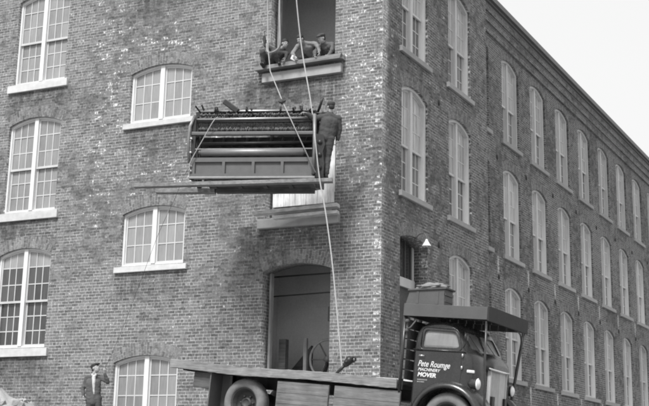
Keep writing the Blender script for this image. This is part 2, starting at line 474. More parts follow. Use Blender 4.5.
def put(o, side, u, z):
    """place a unit built facing -Y, origin at (0,0,0), on one of the facades"""
    if side == 'S': o.location = (u, 0, z)
    elif side == 'T': o.location = (0, u, z); o.rotation_euler = (0, 0, PI / 2)
    else: o.location = (XR, u, z); o.rotation_euler = (0, 0, PI / 2)

# -- windows
def pane_grid(bm, lay, x0, x1, z0, ztop, nx, zs_list, y, mi=0, mi_low=None, low_rows=0):
    """panes; ztop(x) gives the head; zs_list the bar heights between"""
    for i in range(nx):
        xa = x0 + (x1 - x0) * i / nx; xb = x0 + (x1 - x0) * (i + 1) / nx
        zb = [z0] + zs_list + [None]
        for j in range(len(zb) - 1):
            lo = zb[j]
            ha, hb = (zb[j + 1], zb[j + 1]) if zb[j + 1] is not None else (ztop(xa), ztop(xb))
            t = [random.uniform(-.004, .004) for _ in range(3)]
            vs = [bm.verts.new((xa, y + t[0], lo)), bm.verts.new((xb, y + t[1], lo)), bm.verts.new((xb, y + t[1] + t[2], hb)), bm.verts.new((xa, y + t[0] + t[2], ha))]
            f = bm.faces.new(vs); f[lay] = random.random()
            f.material_index = mi_low if (mi_low is not None and j < low_rows) else mi

def make_window(W, hs, rise, rail, rows_low, rows_up, mats, side_frame=.06, sill_mat='stone', sill_h=.235, sill_ov=.14, setback=.085, frame_mat='white', sash_mat='sash', sash_in=.03):
    """window > sill, sash (two), glass. Facing -Y. origin centre of sill top"""
    head = lambda x: arch_z(x, W, hs, rise)
    root = None
    bm = BM()
    fy0, fy1 = setback, setback + .12 + sash_in
    # frame ring
    out = arch_pts(-W / 2 + .002, W / 2 - .002, 0.0, hs, rise - .002)
    inn = arch_pts(-W / 2 + side_frame, W / 2 - side_frame, .055, hs - side_frame * .75, rise)
    n = len(out)
    V = {}
    for nm, poly in (('o', out), ('i', inn)):
        for y in (fy0, fy1):
            V[nm, y] = [bm.verts.new((p[0], y, p[1])) for p in poly]
    for k in range(n):
        k2 = (k + 1) % n
        bm.faces.new((V['o', fy0][k], V['o', fy0][k2], V['i', fy0][k2], V['i', fy0][k]))
        bm.faces.new((V['i', fy0][k], V['i', fy0][k2], V['i', fy1][k2], V['i', fy1][k]))
        bm.faces.new((V['o', fy1][k], V['o', fy1][k2], V['i', fy1][k2], V['i', fy1][k]))
    bmesh.ops.recalc_face_normals(bm, faces=bm.faces)
    # heavy centre mullion
    mw = .062
    prism(bm, [(-mw, .05), (mw, .05), (mw, head(mw) - .01), (-mw, head(mw) - .01)], 'Y', fy0 + max(-.018, sash_in - .085 - .002) + (.03 if sash_in > .05 else 0), fy1)
    root = obj('window', bm, M[frame_mat], mill)
    # sill
    bm = BM(); box(bm, -W / 2 - sill_ov, W / 2 + sill_ov, -.075, setback + .03, -sill_h, 0, bev=.012)
    for v in bm.verts:
        if v.co.z > -.02 and v.co.y < 0: v.co.z -= .02
        v.co += Vector((random.uniform(-1, 1), random.uniform(-1, 1), random.uniform(-1, 1))) * .004
    obj('sill', bm, M[sill_mat], root)
    xh = W / 2 - side_frame; hw = .045; mt = .0135
    top = lambda x: arch_z(x, W, hs, rise) - side_frame * .75
    segs = [(-xh, -mw), (mw, xh)]
    def sash(zlo, zhi, y, zbars, upper):
        bm = BM()
        for (a, b) in segs:
            for (s0, s1) in ((a, a + hw), (b - hw, b)):
                m = (s0 + s1) / 2
                prism(bm, [(s0, zlo), (s1, zlo), (s1, (top(s1) if zhi is None else zhi)), (s0, (top(s0) if zhi is None else zhi))], 'Y', y, y + .04)
            box(bm, a, b, y - .003, y + .043, zlo - .001, zlo + .055)
            if zhi is not None: box(bm, a, b, y - .003, y + .043, zhi - .045, zhi + .001)
            else:
                k = 6
                for i in range(k):
                    xa = a + (b - a) * i / k; xb = a + (b - a) * (i + 1) / k
                    prism(bm, [(xa, top(xa) - .05), (xb, top(xb) - .05), (xb, top(xb) - .001), (xa, top(xa) - .001)], 'Y', y - .002, y + .042)
            for i in (1, 2):
                xm = a + hw + (b - a - 2 * hw) * i / 3
                prism(bm, [(xm - mt, zlo + .05), (xm + mt, zlo + .05), (xm + mt, (top(xm) - .04 if zhi is None else zhi - .03)), (xm - mt, (top(xm) - .04 if zhi is None else zhi - .03))], 'Y', y + .006, y + .034)
            for z in zbars:
                box(bm, a + hw - .01, b - hw + .01, y + .008, y + .032, z - mt, z + mt)
        return bm
    y_up = setback + sash_in; y_lo = setback + sash_in + .048
    H = hs + rise
    if rail:
        zup = [rail + (H - .05 - rail) * k / rows_up for k in range(1, rows_up)]
        zlo = [.07 + (rail - .07) * k / rows_low for k in range(1, rows_low)]
        obj('sash', sash(rail - .03, None, y_up, zup, True), M[sash_mat], root)
        obj('sash', sash(.045, rail + .03, y_lo, zlo, False), M[sash_mat], root)
        bm = BM(); lay = bm.faces.layers.float.new('pane')
        for a, b in segs:
            pane_grid(bm, lay, a + hw - .008, b - hw + .008, rail, lambda x: top(x) - .045, 3, zup, y_up + .02, 0, 1 if len(mats) > 2 else None, mats[2] if len(mats) > 2 else 0)
            pane_grid(bm, lay, a + hw - .008, b - hw + .008, .09, lambda x: rail - .005, 3, zlo, y_lo + .02, 1)
    else:
        zup = [.06 + (H - .06) * k / rows_up for k in range(1, rows_up)]
        obj('sash', sash(.045, None, y_up, zup, True), M[sash_mat], root)
        bm = BM(); lay = bm.faces.layers.float.new('pane')
        for a, b in segs:
            pane_grid(bm, lay, a + hw - .008, b - hw + .008, .09, lambda x: top(x) - .045, 3, zup, y_up + .02, 0)
    obj('glass', bm, [M[m] for m in mats[:2]], root)
    return root

def copy_tree(o, parent=None):
    c = o.copy(); COL.objects.link(c); c.parent = parent if parent else o.parent
    for ch in o.children: copy_tree(ch, c)
    return c

def place_all(root, arch_bm, spots, archmat):
    arch = obj('brick_arch', arch_bm, archmat, mill)
    for i, (side, u, z) in enumerate(spots):
        w = root if i == 0 else copy_tree(root)
        a = arch if i == 0 else copy_tree(arch)
        put(w, side, u, z); put(a, side, u, z)

wl = LW[1] - LW[0]; cl = sum(LW) / 2
w = make_window(wl, L_SP, L_R, 1.215, 3, 3, ['glass', 'glass'])
place_all(w, arch_ring(-wl / 2, wl / 2, L_SP, L_R), [('S', cl, L_SILLS[0]), ('S', cl, L_SILLS[1])], M['arch'])
w = make_window(wl, L_SP, L_R, 1.215, 3, 3, ['glass', 'darkglass', 2])
place_all(w, arch_ring(-wl / 2, wl / 2, L_SP, L_R), [('S', cl, L_SILLS[2])], M['arch'])
wm = MW[1] - MW[0]; cm = sum(MW) / 2
w = make_window(wm, M_SP, M_R, 0, 0, 3, ['glass', 'glass'], sill_h=.165, sill_ov=.13)
place_all(w, arch_ring(-wm / 2, wm / 2, M_SP, M_R), [('S', cm, z) for z in M_SILLS], M['arch'])
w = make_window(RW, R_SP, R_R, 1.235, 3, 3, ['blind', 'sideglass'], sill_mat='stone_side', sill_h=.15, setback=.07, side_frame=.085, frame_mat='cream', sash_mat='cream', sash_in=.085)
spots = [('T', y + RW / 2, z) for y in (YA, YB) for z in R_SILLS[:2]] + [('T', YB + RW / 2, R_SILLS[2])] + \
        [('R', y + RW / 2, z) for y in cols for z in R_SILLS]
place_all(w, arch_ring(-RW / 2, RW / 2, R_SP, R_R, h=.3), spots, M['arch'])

# arches over the doorways
for a, b in DOORS:
    o = obj('brick_arch', arch_ring(-(DW[1] - DW[0]) / 2, (DW[1] - DW[0]) / 2, b, D_R, h=.33), M['arch'], mill); put(o, 'S', sum(DW) / 2, 0)
o = obj('brick_arch', arch_ring(-.865, .865, 6.42, .14, h=.3), M['arch'], mill); put(o, 'T', 1.935, 0)

# iron wall anchors
bm = BM(); lathe(bm, [(0.0, -.04), (.04, -.036), (.065, -.018), (.07, .002)], 14)
anch = obj('wall_anchor', bm, M['iron'], mill)
bm = None
first = True
for side, us, zs in (('T', (3.55,), (10.4, 6.66)), ('R', [12.53 + PITCH * k for k in range(-1, 7)], (10.42, 6.75))):
    for u in us:
        for z in zs:
            a = anch if first else copy_tree(anch); first = False
            put(a, side, u + random.uniform(-.04, .04), z + random.uniform(-.03, .03)); a.scale = (1, 1, 1.25)

# interior of the tower: floors, plaster, so the doorways open on real rooms
bm = BM()
for z in (2.93, 6.84, 10.60, 14.2): box(bm, -18.5, -.52, .4601, 7.45, z - .25, z)
obj('floor_slab', bm, M['floor'], mill)
bm = BM(); box(bm, -18.4, -.53, 2.3, 2.4, LOW, 17.4); box(bm, -4.0, -3.9, .462, 2.3, LOW, 17.4); box(bm, -.535, -.523, 2.85, 3.3, LOW, 17.4)
obj('partition_wall', bm, M['interior'], mill)
for x in (-3.6, -2.6, -1.6):
    for z in (6.34, 10.1):
        bm = BM(); box(bm, x - .1, x + .1, .47, 2.29, z, z + .245); obj('ceiling_beam', bm, M['wood_y'], mill)

# door frames in the loading doorways
for a, b in DOORS:
    for x in (DW[0], DW[1] - .09):
        bm = BM(); box(bm, x + .002 + (.03 if x > -2 else 0), x + .058 + (.03 if x > -2 else 0), .34, .455, a, b + .02); obj('door_jamb', bm, M['wood_v'], mill)
# granite thresholds under the two upper loading doorways
for z0, z1 in ((10.24, 10.47), (6.6, 6.82)):
    bm = BM(); box(bm, -3.19, -1.04, -.12, .30, z0, z1, bev=.015)
    for v in bm.verts: v.co += Vector([random.uniform(-.006, .006) for _ in range(3)])
    obj('threshold', bm, M['stone_side'], mill)
# limewashed jamb board and low gate of the middle doorway
bm = BM(); box(bm, -1.44, -1.185, -.06, -.006, 7.36, 8.80); obj('jamb_board', bm, M['wood_white'], mill)
bm = BM()
for k in range(11):
    x = -2.80 + k * .147; box(bm, x, x + .141, -.06 + random.uniform(-.006, .006), -.025, 7.10, 7.42 + random.uniform(-.01, .01))
obj('gate', bm, M['wood_white'], mill)

# street doorway on the side: transom light, transom bar, dark door leaf, all set back
tr = None
bm = BM()
for yy in (1.073, 2.707): box(bm, -.46, -.37, yy, yy + .09, 2.6, 6.45)
box(bm, -.46, -.35, 1.073, 2.797, 5.40, 5.62)
door = obj('side_doorway', bm, M['cream'], mill)
bm = BM(); lay = bm.faces.layers.float.new('pane')
for k in range(4):
    y0 = 1.17 + k * .385
    f = bm.faces.new([bm.verts.new((-.43, y, z)) for y, z in ((y0, 5.62), (y0 + .37, 5.62), (y0 + .37, 6.56), (y0, 6.56))]); f[lay] = random.random() * .4
obj('transom_glass', bm, M['darkglass'], door)
bm = BM()
for k in range(5): box(bm, -.425, -.395, 1.155 + k * .385 - .02, 1.155 + k * .385 + .02, 5.62, 6.56)
obj('glazing_bar', bm, M['iron_grey'], door)
bm = BM(); box(bm, -.45, -.42, 1.163, 2.707, 2.6, 5.4); 
for zz in (3.1, 4.3): 
    for y0 in (1.25, 1.97): box(bm, -.42, -.412, y0, y0 + .65, zz, zz + .95)
obj('door_leaf', bm, M['wood_dark'], door)

# ------------------------------------------------------------------ loading platform and planks
bm = BM()
M_ = [(-3.33, 10.53, 10.625), (-.98, 10.55, 10.66)]
for y0, y1 in ((-.25, -.12), (-.115, .0), (.005, .16)):
    vs = []
    for x, za, zb in M_:
        for y in (y0, y1):
            for z in (za, zb): vs.append(bm.verts.new((x + random.uniform(-.03, .03), y, z + random.uniform(-.006, .006))))
    for q in ((0, 1, 3, 2), (4, 6, 7, 5), (0, 4, 5, 1), (2, 3, 7, 6), (0, 2, 6, 4), (1, 5, 7, 3)): bm.faces.new([vs[i] for i in q])
tag(obj('loading_platform', bm, M['wood']), 'worn plank platform on the granite threshold of the top doorway, carrying three men', 'platform')
bm = BM(); beam(bm, (-3.05, -.5, 6.875), (-.985, -.22, 6.975), .24, .085, up=(0, 0, 1), bev=.008)
tag(obj('plank', bm, M['wood_light']), 'upper of two loose pale planks sticking out of the middle doorway below the hanging machine', 'plank', 'planks on the middle threshold')
bm = BM(); beam(bm, (-2.5, -.52, 6.735), (-.95, -.30, 6.80), .2, .075, up=(0, 0, 1), bev=.008)
tag(obj('plank', bm, M['wood_light']), 'lower loose pale plank lying along the granite threshold of the middle doorway', 'plank', 'planks on the middle threshold')

# ------------------------------------------------------------------ wall lamp
lamp = empty('wall_lamp', 'small gooseneck lamp with white cone shade beside the side doorway arch', 'lamp', (0, 2.03, 6.53))
bm = BM(); tube(bm, catmull([(-.004, 0, 0), (.1, -.02, .1), (.24, -.05, .1), (.3, -.06, -.02), (.3, -.06, -.08)], 6), .014, 8)
lathe(bm, [(0, -.012), (.05, -.012), (.05, .0)], 12, 'X'); obj('arm', bm, M['iron_grey'], lamp)
bm = BM(); lathe(bm, [(.02, .02), (.03, -.0), (.04, -.03), (.112, -.145), (.116, -.152), (.108, -.145), (.036, -.04)], 24, 'Z', (.3, -.06, -.06)); obj('lamp_shade', bm, M['letter'], lamp, True)
bm = BM(); lathe(bm, [(0, -.17), (.022, -.165), (.03, -.145), (.022, -.12), (.016, -.06)], 12, 'Z', (.3, -.06, -.06)); obj('bulb', bm, M['lens'], lamp, True)

# ------------------------------------------------------------------ the ground
def interp(x, pts):
    if x <= pts[0][0]: return pts[0][1]
    for (a, b), (c, d) in zip(pts, pts[1:]):
        if x <= c: return b + (d - b) * (x - a) / (c - a)
    return pts[-1][1]
TH = .085; O = Vector((2.6, -3.6, 1.5))
def ground_z(x, y):
    g = interp(x, [(-40, 1.8), (-9, 1.72), (-6.4, 1.72), (-4.6, 1.99), (-3.4, 2.0), (2.6, 1.49), (6, 1.2), (20, .3), (60, -1.0)])
    d = interp(y, [(-60, -2.2), (-25, -1.6), (-6.5, 0), (300, 0)])
    return g + d
bm = BM()
xs = [-500, -200, -90, -40, -20, -14] + [-12 + .5 * i for i in range(45)] + [12, 15, 20, 30, 45, 60, 120, 300, 600]
ys = [-600, -250, -110, -60, -40, -30, -25, -20, -15, -11, -8] + [-7 + .5 * i for i in range(15)] + [2, 5, 10, 20, 40, 80, 200, 600]
grid = [[bm.verts.new((x, y, ground_z(x, y) + (random.uniform(-.015, .015) if abs(x) < 20 and abs(y) < 20 else 0))) for x in xs] for y in ys]
for r0, r1 in zip(grid, grid[1:]):
    for i in range(len(xs) - 1): bm.faces.new((r0[i], r0[i + 1], r1[i + 1], r1[i]))
tag(obj('ground', bm, M['ground'], None, True), 'packed dirt yard and street sloping down past the mill', None, None, 'structure')

# rubble heap at lower left
bm = BM()
N1, N2 = 46, 36
from mathutils import noise as mn
def mound_z(x, y):
    rx = (x + 10.5) / 2.75; ry = (y + 1.5) / 1.35
    h = max(0, 1 - (rx * rx + ry * ry)) ** .75 * 1.38
    h *= .92 + .25 * mn.noise(Vector((x * 1.3, y * 1.3, 2)))
    h += .1 * mn.noise(Vector((x * 4, y * 4, 5))) * min(1, h * 2) + .05 * abs(mn.noise(Vector((x * 9, y * 9, 9)))) * min(1, h * 2)
    return ground_z(x, y) - .03 + h
g = [[bm.verts.new((-13.3 + 5.6 * i / N1, -3.0 + 2.98 * j / N2, mound_z(-13.3 + 5.6 * i / N1, -3.0 + 2.98 * j / N2))) for i in range(N1 + 1)] for j in range(N2 + 1)]
for r0, r1 in zip(g, g[1:]):
    for i in range(N1): bm.faces.new((r0[i], r0[i + 1], r1[i + 1], r1[i]))
tag(obj('dirt_mound', bm, M['dirt'], None, True), 'pale heap of dirt and rubble piled against the mill wall', None, None, 'structure')
bm = BM()
for k in range(70):
    x = random.uniform(-12.3, -8.5); y = random.uniform(-2.5, -.35); s = random.uniform(.03, .12)
    z = mound_z(x, y)
    r = bmesh.ops.create_icosphere(bm, subdivisions=1, radius=s, matrix=Matrix.Translation((x, y, z)))
    for v in r['verts']: v.co += Vector([random.uniform(-.3, .3) * s for _ in range(3)])
tag(obj('rubble', bm, M['dirt']), 'loose stones strewn over the dirt heap', 'rubble', None, 'stuff')

# ------------------------------------------------------------------ the loom
P0 = Vector((-3.567, -2.5, 7.321)); PH = math.radians(21)
LOOM_S = .975
loom = empty('power_loom', 'heavy cast iron power loom with panelled front hanging on ropes outside the middle doorway', 'loom', P0, (0, 0, PH))
loom.scale = (LOOM_S,) * 3
def prof_frame(bm, x0, x1):
    # end frame seen from its side: a braced casting with openings
    for (a, b, w) in (((.06, 0), (.06, 1.45), .1), ((.45, 0), (.45, 1.62), .09), ((.92, 0), (.92, 1.3), .1)):
        beam(bm, ((x0 + x1) / 2, a[0], a[1]), ((x0 + x1) / 2, b[0], b[1]), x1 - x0, w, up=(0, 1, 0))
    for a, b in (((.0, .04), (1.0, .04)), ((.0, .55), (1.0, .5)), ((.0, 1.1), (.95, 1.1)), ((.05, 1.42), (.5, 1.62)), ((.5, 1.62), (.92, 1.28)), ((.06, .1), (.45, .5)), ((.92, .1), (.45, .5))):
        beam(bm, ((x0 + x1) / 2, a[0], a[1]), ((x0 + x1) / 2, b[0], b[1]), (x1 - x0) * .7, .075)
for x0 in (-.02, 2.80):
    bm = BM(); prof_frame(bm, x0, x0 + .1); obj('end_frame', bm, M['iron'], loom)
bm = BM(); tube(bm, [(-.05, .02, .38), (-.075, -.02, .9), (-.05, -.03, 1.25), (.02, .0, 1.46)], [.03, .035, .04, .03], 8); obj('handle_bracket', bm, M['steel_dull'], loom)
bm = BM(); tube(bm, [(2.84, -.03, .1), (2.86, -.05, .8), (2.84, -.03, 1.52)], [.04, .035, .045], 8); obj('handle_bracket', bm, M['steel_dull'], loom)
bm = BM(); tube(bm, [(.12, .30, 1.70), (2.84, .30, 1.705)], .028, 10); obj('top_rail', bm, M['steel'], loom)
bm = BM(); box(bm, 0, 2.86, .33, .41, 1.58, 1.70); obj('top_beam', bm, M['iron'], loom)
bm = BM(); tube(bm, [(.0, .05, 1.43), (2.84, .05, 1.455)], .027, 10); obj('top_rail', bm, M['steel'], loom)
bm = BM(); box(bm, 0, 2.84, .06, .12, 1.37, 1.42); obj('shuttle_rail', bm, M['iron'], loom)
def heddles(z0, z1, y, n):
    bm = BM()
    for k in range(n):
        x = .12 + 2.65 * (k + .5) / n
        for zz in range(2):
            h = (z1 - z0) / 2
            a = z0 + zz * h + random.uniform(0, .03); r = random.uniform(.008, .026)
            tube(bm, [(x + random.uniform(-.012, .012), y + random.uniform(-.02, .02), a), (x, y + random.uniform(-.03, .0), a + h * .45), (x + random.uniform(-.02, .02), y, a + h * random.uniform(.6, 1))], [r * .5, r, r * .4], 6)
    return bm
o = obj('heddle_row', heddles(1.46, 1.62, .2, 80), M['iron_grey'], loom)
o = obj('heddle_row', heddles(1.15, 1.40, .14, 84), M['iron_grey'], loom)
for k in range(46):
    bm = BM(); x = random.uniform(.1, 2.8); z = random.uniform(1.42, 1.72); L_ = random.uniform(.06, .22)
    beam(bm, (x, random.uniform(.08, .35), z), (x + random.uniform(-.12, .12), random.uniform(.08, .35), z + L_ * random.uniform(-.4, .9)), random.uniform(.015, .04), random.uniform(.015, .05))
    obj('linkage_bar', bm, M['iron'], loom)
for x in (.5, 1.2, 2.0, 2.5):
    bm = BM(); lathe(bm, [(0, x), (.085, x), (.085, x + .03), (0, x + .03)], 14, 'X', (0, .22, 1.70)); obj('cam', bm, M['iron'], loom)
bm = BM(); box(bm, .1, 2.78, .24, .27, 1.14, 1.62); obj('harness_board', bm, M['iron'], loom)
bm = BM(); box(bm, -.05, 2.84, -.01, .1, 1.045, 1.125, bev=.015); obj('cross_beam', bm, M['iron_grey'], loom)
bm = BM()
for k in range(9):
    x = .3 + k * .28; beam(bm, (x, .35, .68), (x + .1, .4, 1.08), .04, .05)
box(bm, .1, 2.78, .5, .54, .45, 1.12)
tube(bm, [(.1, .28, .9), (2.78, .28, .92)], .045, 10)
obj('batten', bm, M['iron'], loom)
bm = BM(); lathe(bm, [(0, .1), (.22, .1), (.22, .13), (.16, .14), (.16, 2.72), (.22, 2.73), (.22, 2.76), (0, 2.76)], 20, 'X', (0, .72, .85)); obj('warp_beam', bm, M['iron'], loom)
bm = BM(); box(bm, .05, 2.8, .02, .09, .705, .73); obj('reed_rail', bm, M['steel_dull'], loom)
bm = BM(); lathe(bm, [(0, .17), (.045, .17), (.045, .22), (.078, .225), (.078, 2.6), (.045, 2.605), (.045, 2.66), (0, 2.66)], 20, 'X', (0, .03, .635)); obj('cloth_roller', bm, M['steel_dull'], loom)
# breast board with four sunk panels
bm = BM()
zb0, zb1 = .05, .50
box(bm, .0, 2.84, .03, .07, zb0, zb1)
xsn = [.0, .10, .735, .80, 1.42, 1.485, 2.09, 2.155, 2.72, 2.84]
for a, b in zip(xsn[0::2], xsn[1::2]): box(bm, a, b, -.02, .03, zb0, zb1)
for a, b in zip(xsn[1:-1:2], xsn[2:-1:2]):
    box(bm, a, b, -.02, .03, .40, zb1); box(bm, a, b, -.02, .03, zb0, .125)
obj('breast_board', bm, M['iron_panel'], loom)
bm = BM(); box(bm, -.03, 2.88, -.045, .1, .0, .05, bev=.008); obj('front_girder', bm, M['steel_dull'], loom)
bm = BM(); box(bm, .3, 2.78, .1, .95, -.02, .0); box(bm, .46, 2.78, .80, .98, -.13, -.02)  # dark rear beam stands in for shade hiding the rear skid
for x in (.4, 1.0, 1.6, 2.2, 2.7): box(bm, x, x + .1, .02, .98, -.05, -.02)
obj('underframe', bm, M['wood_dark'], loom)
bm = BM(); beam(bm, (.66, .3, 1.95), (1.0, .28, 1.69), .085, .13, bev=.02); obj('picking_stick', bm, M['iron'], loom)
# gears at the driving end
bm = BM()
for cy, cz, r in ((.35, .75, .36), (.72, .45, .25), (.2, .3, .2), (.5, 1.25, .24)):
    n = 28
    pts = []
    for k in range(n * 2):
        rr = r if k % 2 else r * .93
        a = 2 * PI * k / (2 * n); pts.append((cy + rr * math.cos(a), cz + rr * math.sin(a)))
    prism(bm, pts, 'X', 2.905, 2.955)
    lathe(bm, [(0, 2.98), (.05, 2.98), (.05, 2.9)], 10, 'X', (0, cy, cz))
obj('gear_train', bm, M['iron'], loom)
bm = BM()
prism(bm, [(2.89, .02), (3.07, .02), (3.09, .35), (3.05, .62), (3.10, .8), (3.06, 1.02), (2.89, 1.05)], 'Y', -.04, .03)
for z in (.25, .55, .85): lathe(bm, [(0, -.075), (.05, -.07), (.06, -.04)], 12, 'Y', (2.98, 0, z))
obj('gear_guard', bm, M['iron'], loom)
bm = BM(); lathe(bm, [(0, 3.0), (.05, 3.0), (.05, 2.97), (.24, 2.96), (.26, 2.96), (.26, 3.08), (.24, 3.08), (.05, 3.06), (0, 3.06)], 26, 'X', (0, .5, 1.45)); obj('drive_pulley', bm, M['iron'], loom)
bm = BM(); tube(bm, [(2.86, .3, 1.6), (2.95, .25, 1.85), (3.0, .2, 1.98)], .03, 7); tube(bm, [(2.8, .2, 1.62), (3.12, .22, 1.58)], .03, 7); obj('shift_lever', bm, M['iron'], loom)
bm = BM()
for z in (.18, .95, .3, .62):
    bm = BM(); lathe(bm, [(0, -.04), (.03, -.04), (.03, 0)], 8, 'Y', (-.01 + (.0 if z > .3 else .02), -.01, z)); obj('bolt', bm, M['steel'], loom)

# skid timbers under the loom
def on_loom(p): return P0 + Matrix.Rotation(PH, 3, 'Z') @ (Vector(p) * LOOM_S)
bm = BM(); beam(bm, on_loom((-1.30, .05, -.15)), on_loom((3.28, .05, -.004 - .03)), .2, .085, bev=.008)
tag(obj('skid_timber', bm, M['wood']), 'long pale skid plank along the front bottom edge of the hanging loom', 'plank', 'skid planks under the loom')
bm = BM(); beam(bm, on_loom((-1.0, .93, -.075)), on_loom((.42, .93, -.075)), .22, .1, bev=.008)
tag(obj('skid_timber', bm, M['wood']), 'rear skid plank under the hanging loom, its short end showing below the front plank', 'plank', 'skid planks under the loom')

# ------------------------------------------------------------------ ropes
def rope(name, pts, r, label, cat='rope', mat='rope', n=8, group=None):
    bm = BM(); tube(bm, catmull(pts, n), r, 8)
    return tag(obj(name, bm, M[mat], None, True), label, cat, group)
rope('guide_rope', [(-1.86, -.96, 12.5), (-1.802, -1., 11.853), (-1.566, -1.1, 10.538), (-1.056, -1.5, 8.913), (-.78, -1.62, 7.364), (-.497, -1.8, 6.405), (-.154, -2.1, 5.144), (.263, -2.5, 3.29), (.33, -2.55, 2.96)], .0155,
     'long pale guide rope running from the roof hoist past the loom to the truck bed')
rope('hoist_rope', [(-2.78, -.7, 13.0), (-2.767, -.7, 12.118), (-2.651, -.8, 10.837), (-2.5, -.92, 10.2), (-1.641, -1.80, 9.08), (-.86, -1.64, 7.42)], .0125,
     'hoist rope dropping past the plank platform and knotted to the loom top rail', n=1)
rope('hoist_rope', [(-2.46, -.6, 13.0), (-2.49, -.6, 12.11), (-2.44, -.6, 11.1), (-2.47, -.58, 10.93), (-2.56, -.58, 10.84), (-2.706, -.6, 10.80), (-2.79, -.6, 10.86), (-2.82, -.58, 11.05)], .017,
     'slack loop of hoist rope hanging in the top doorway above the platform')
o = rope('sling_rope', [(-3.545, -2.56, 7.50), (-3.53, -2.57, 7.70), (-3.3, -2.5, 8.17), (-3.08, -2.42, 8.62), (-3.03, -2.3, 8.76)], .010, 'thin sling rope slanting across the left end of the hanging loom')
bm = BM()
bmesh.ops.create_icosphere(bm, subdivisions=2, radius=.06, matrix=Matrix.Translation((-1.66, -1.8, 9.10)))
for v in bm.verts: v.co += Vector([random.uniform(-.018, .018) for _ in range(3)])
tube(bm, [(-1.74, -1.83, 9.11), (-1.66, -1.84, 9.08), (-1.57, -1.8, 9.12)], .022, 7)
tag(obj('rope_knot', bm, M['rope_dark'], None, True), 'dark rope knot lashed on the top rail of the loom', 'knot')
rope('tag_line', [(-3.6, -2.55, 7.55), (-3.85, -2.4, 7.33), (-4.149, -2.2, 6.98), (-4.694, -2., 6.216), (-5.423, -1.7, 4.95), (-6.1, -1.3, 4.06), (-6.66, -1.04, 3.30)], .0042,
     'thin dark tag line stretched from the loom down to the man by the wall', 'rope', 'rope_dark')

# ------------------------------------------------------------------ truck
truck = empty('flatbed_truck', 'dark 1930s flatbed moving truck with a canopy rack over its cab, parked below the loom', 'truck', O, (0, TH, 0))
RX0, RX1 = -5.84, -.74
TW = 2.3
bm = BM()
nb = 22
for k in range(nb):                                   # deck planks across the bed
    x = RX0 + .06 + (RX1 - RX0 - .06) * k / nb
    box(bm, x, x + (RX1 - RX0 - .06) / nb - .008, .065, TW - .065, 1.13 + random.uniform(-.004, .004), 1.175 + random.uniform(-.005, .005))
bed = obj('flatbed', bm, M['wood_y'], truck)
bm = BM(); box(bm, RX0, RX1, 0, .06, 1.03, 1.195, bev=.008); box(bm, RX0, RX1, TW - .06, TW, 1.03, 1.195, bev=.008); box(bm, RX0, RX0 + .055, .062, TW - .062, 1.03, 1.19)
for xx in [RX0 + .12 * k for k in range(1, 42)]: bmesh.ops.bisect_plane(bm, geom=bm.verts[:] + bm.edges[:] + bm.faces[:], plane_co=(xx + random.uniform(-.03, .03), 0, 0), plane_no=(1, 0, 0))
for v in bm.verts: v.co += Vector((random.uniform(-.01, .01), random.uniform(-.006, .006), random.uniform(-.009, .009)))
for v in bm.verts: v.co.z += .012 * math.sin(v.co.x * 1.9) + .03 * max(0, (-4.2 - v.co.x)) / 1.6
obj('side_rail', bm, M['wood'], bed)
bm = BM()
for y in (.75, 1.45): box(bm, RX0 + .25, .9, y, y + .12, .82, 1.03)
for k in range(8): x = RX0 + .3 + k * .62; box(bm, x, x + .08, .07, TW - .07, 1.032, 1.128)
obj('chassis', bm, M['iron'], truck)
bm = BM()
for a, b in ((-3.29, -2.155), (-2.035, -.66)):
    box(bm, a, b, .05, .10, .30, .972)
    for k in range(3): box(bm, a + .01, b - .01, .044, .05, .34 + k * .21, .53 + k * .21)
obj('skirt_panel', bm, M['skirt'], truck)
bm = BM(); box(bm, -5.29, -4.86, .12, .75, .715, 1.03, bev=.01); obj('tool_box', bm, M['wood_dark'], truck)
bm = BM(); box(bm, -4.855, -4.83, .05, .7, .2, 1.02); box(bm, -4.83, -4.6, .5, .52, .2, 1.02); obj('mud_guard', bm, M['iron_panel'], truck)
# wheels
def make_wheel(name, x, y, z, R, W, side, dark=False):
    bm = BM(); r2 = R * .62; e = W / 2
    prof = [(r2, -e * .75), (r2 + .02, -e * .95), (R * .80, -e), (R * .92, -e * .88), (R * .985, -e * .6), (R, -e * .25), (R, e * .25), (R * .985, e * .6), (R * .92, e * .88), (R * .8, e), (r2, e * .75)]
    lathe(bm, prof, 44, 'Y')
    for k in range(44):                                # tread bars
        a = 2 * PI * k / 44
        Mx = Matrix.Rotation(a, 4, 'Y')
        box(bm, R * .97, R * 1.004, -e * .28, e * .28, -.014, .014, 0, Mx)
    ty = obj(name, bm, M['tyre_dark'] if dark else M['tyre'], truck); ty.location = (x, y, z)
    bm = BM(); s = -side
    lathe(bm, [(0, s * .02), (.07, s * .02), (.09, s * .05), (.1, s * -.02), (r2 * .55, s * -.06), (r2 * .85, s * -.03), (r2 * .9, s * e * .6), (r2 * 1.02, s * e * .8), (r2 * 1.02, s * e * .3)], 32, 'Y')
    for k in range(6):
        a = 2 * PI * k / 6; lathe(bm, [(0, s * .01), (.018, s * .01), (.018, -s * .06)], 8, 'Y', (.14 * math.cos(a), 0, .14 * math.sin(a)))
    obj('rim', bm, M['rim'], ty)
    return ty
for y in (.30, TW - .30): make_wheel('wheel', -4.09, y, .50, .475, .30, 1 if y < 1 else -1)
for y in (.22, TW - .22): make_wheel('wheel', .26, y, .545, .475, .24, 1 if y < 1 else -1, dark=(y > 1))
bm = BM(); tube(bm, [(-4.09, .3, .5), (-4.09, TW - .3, .5)], .08, 10); lathe(bm, [(0, -.2), (.2, -.12), (.24, 0), (.2, .12), (0, .2)], 16, 'X', (-4.09, 1.15, .5)); tube(bm, [(.26, .35, .5), (.26, TW - .35, .5)], .05, 8); obj('axle', bm, M['iron'], truck)

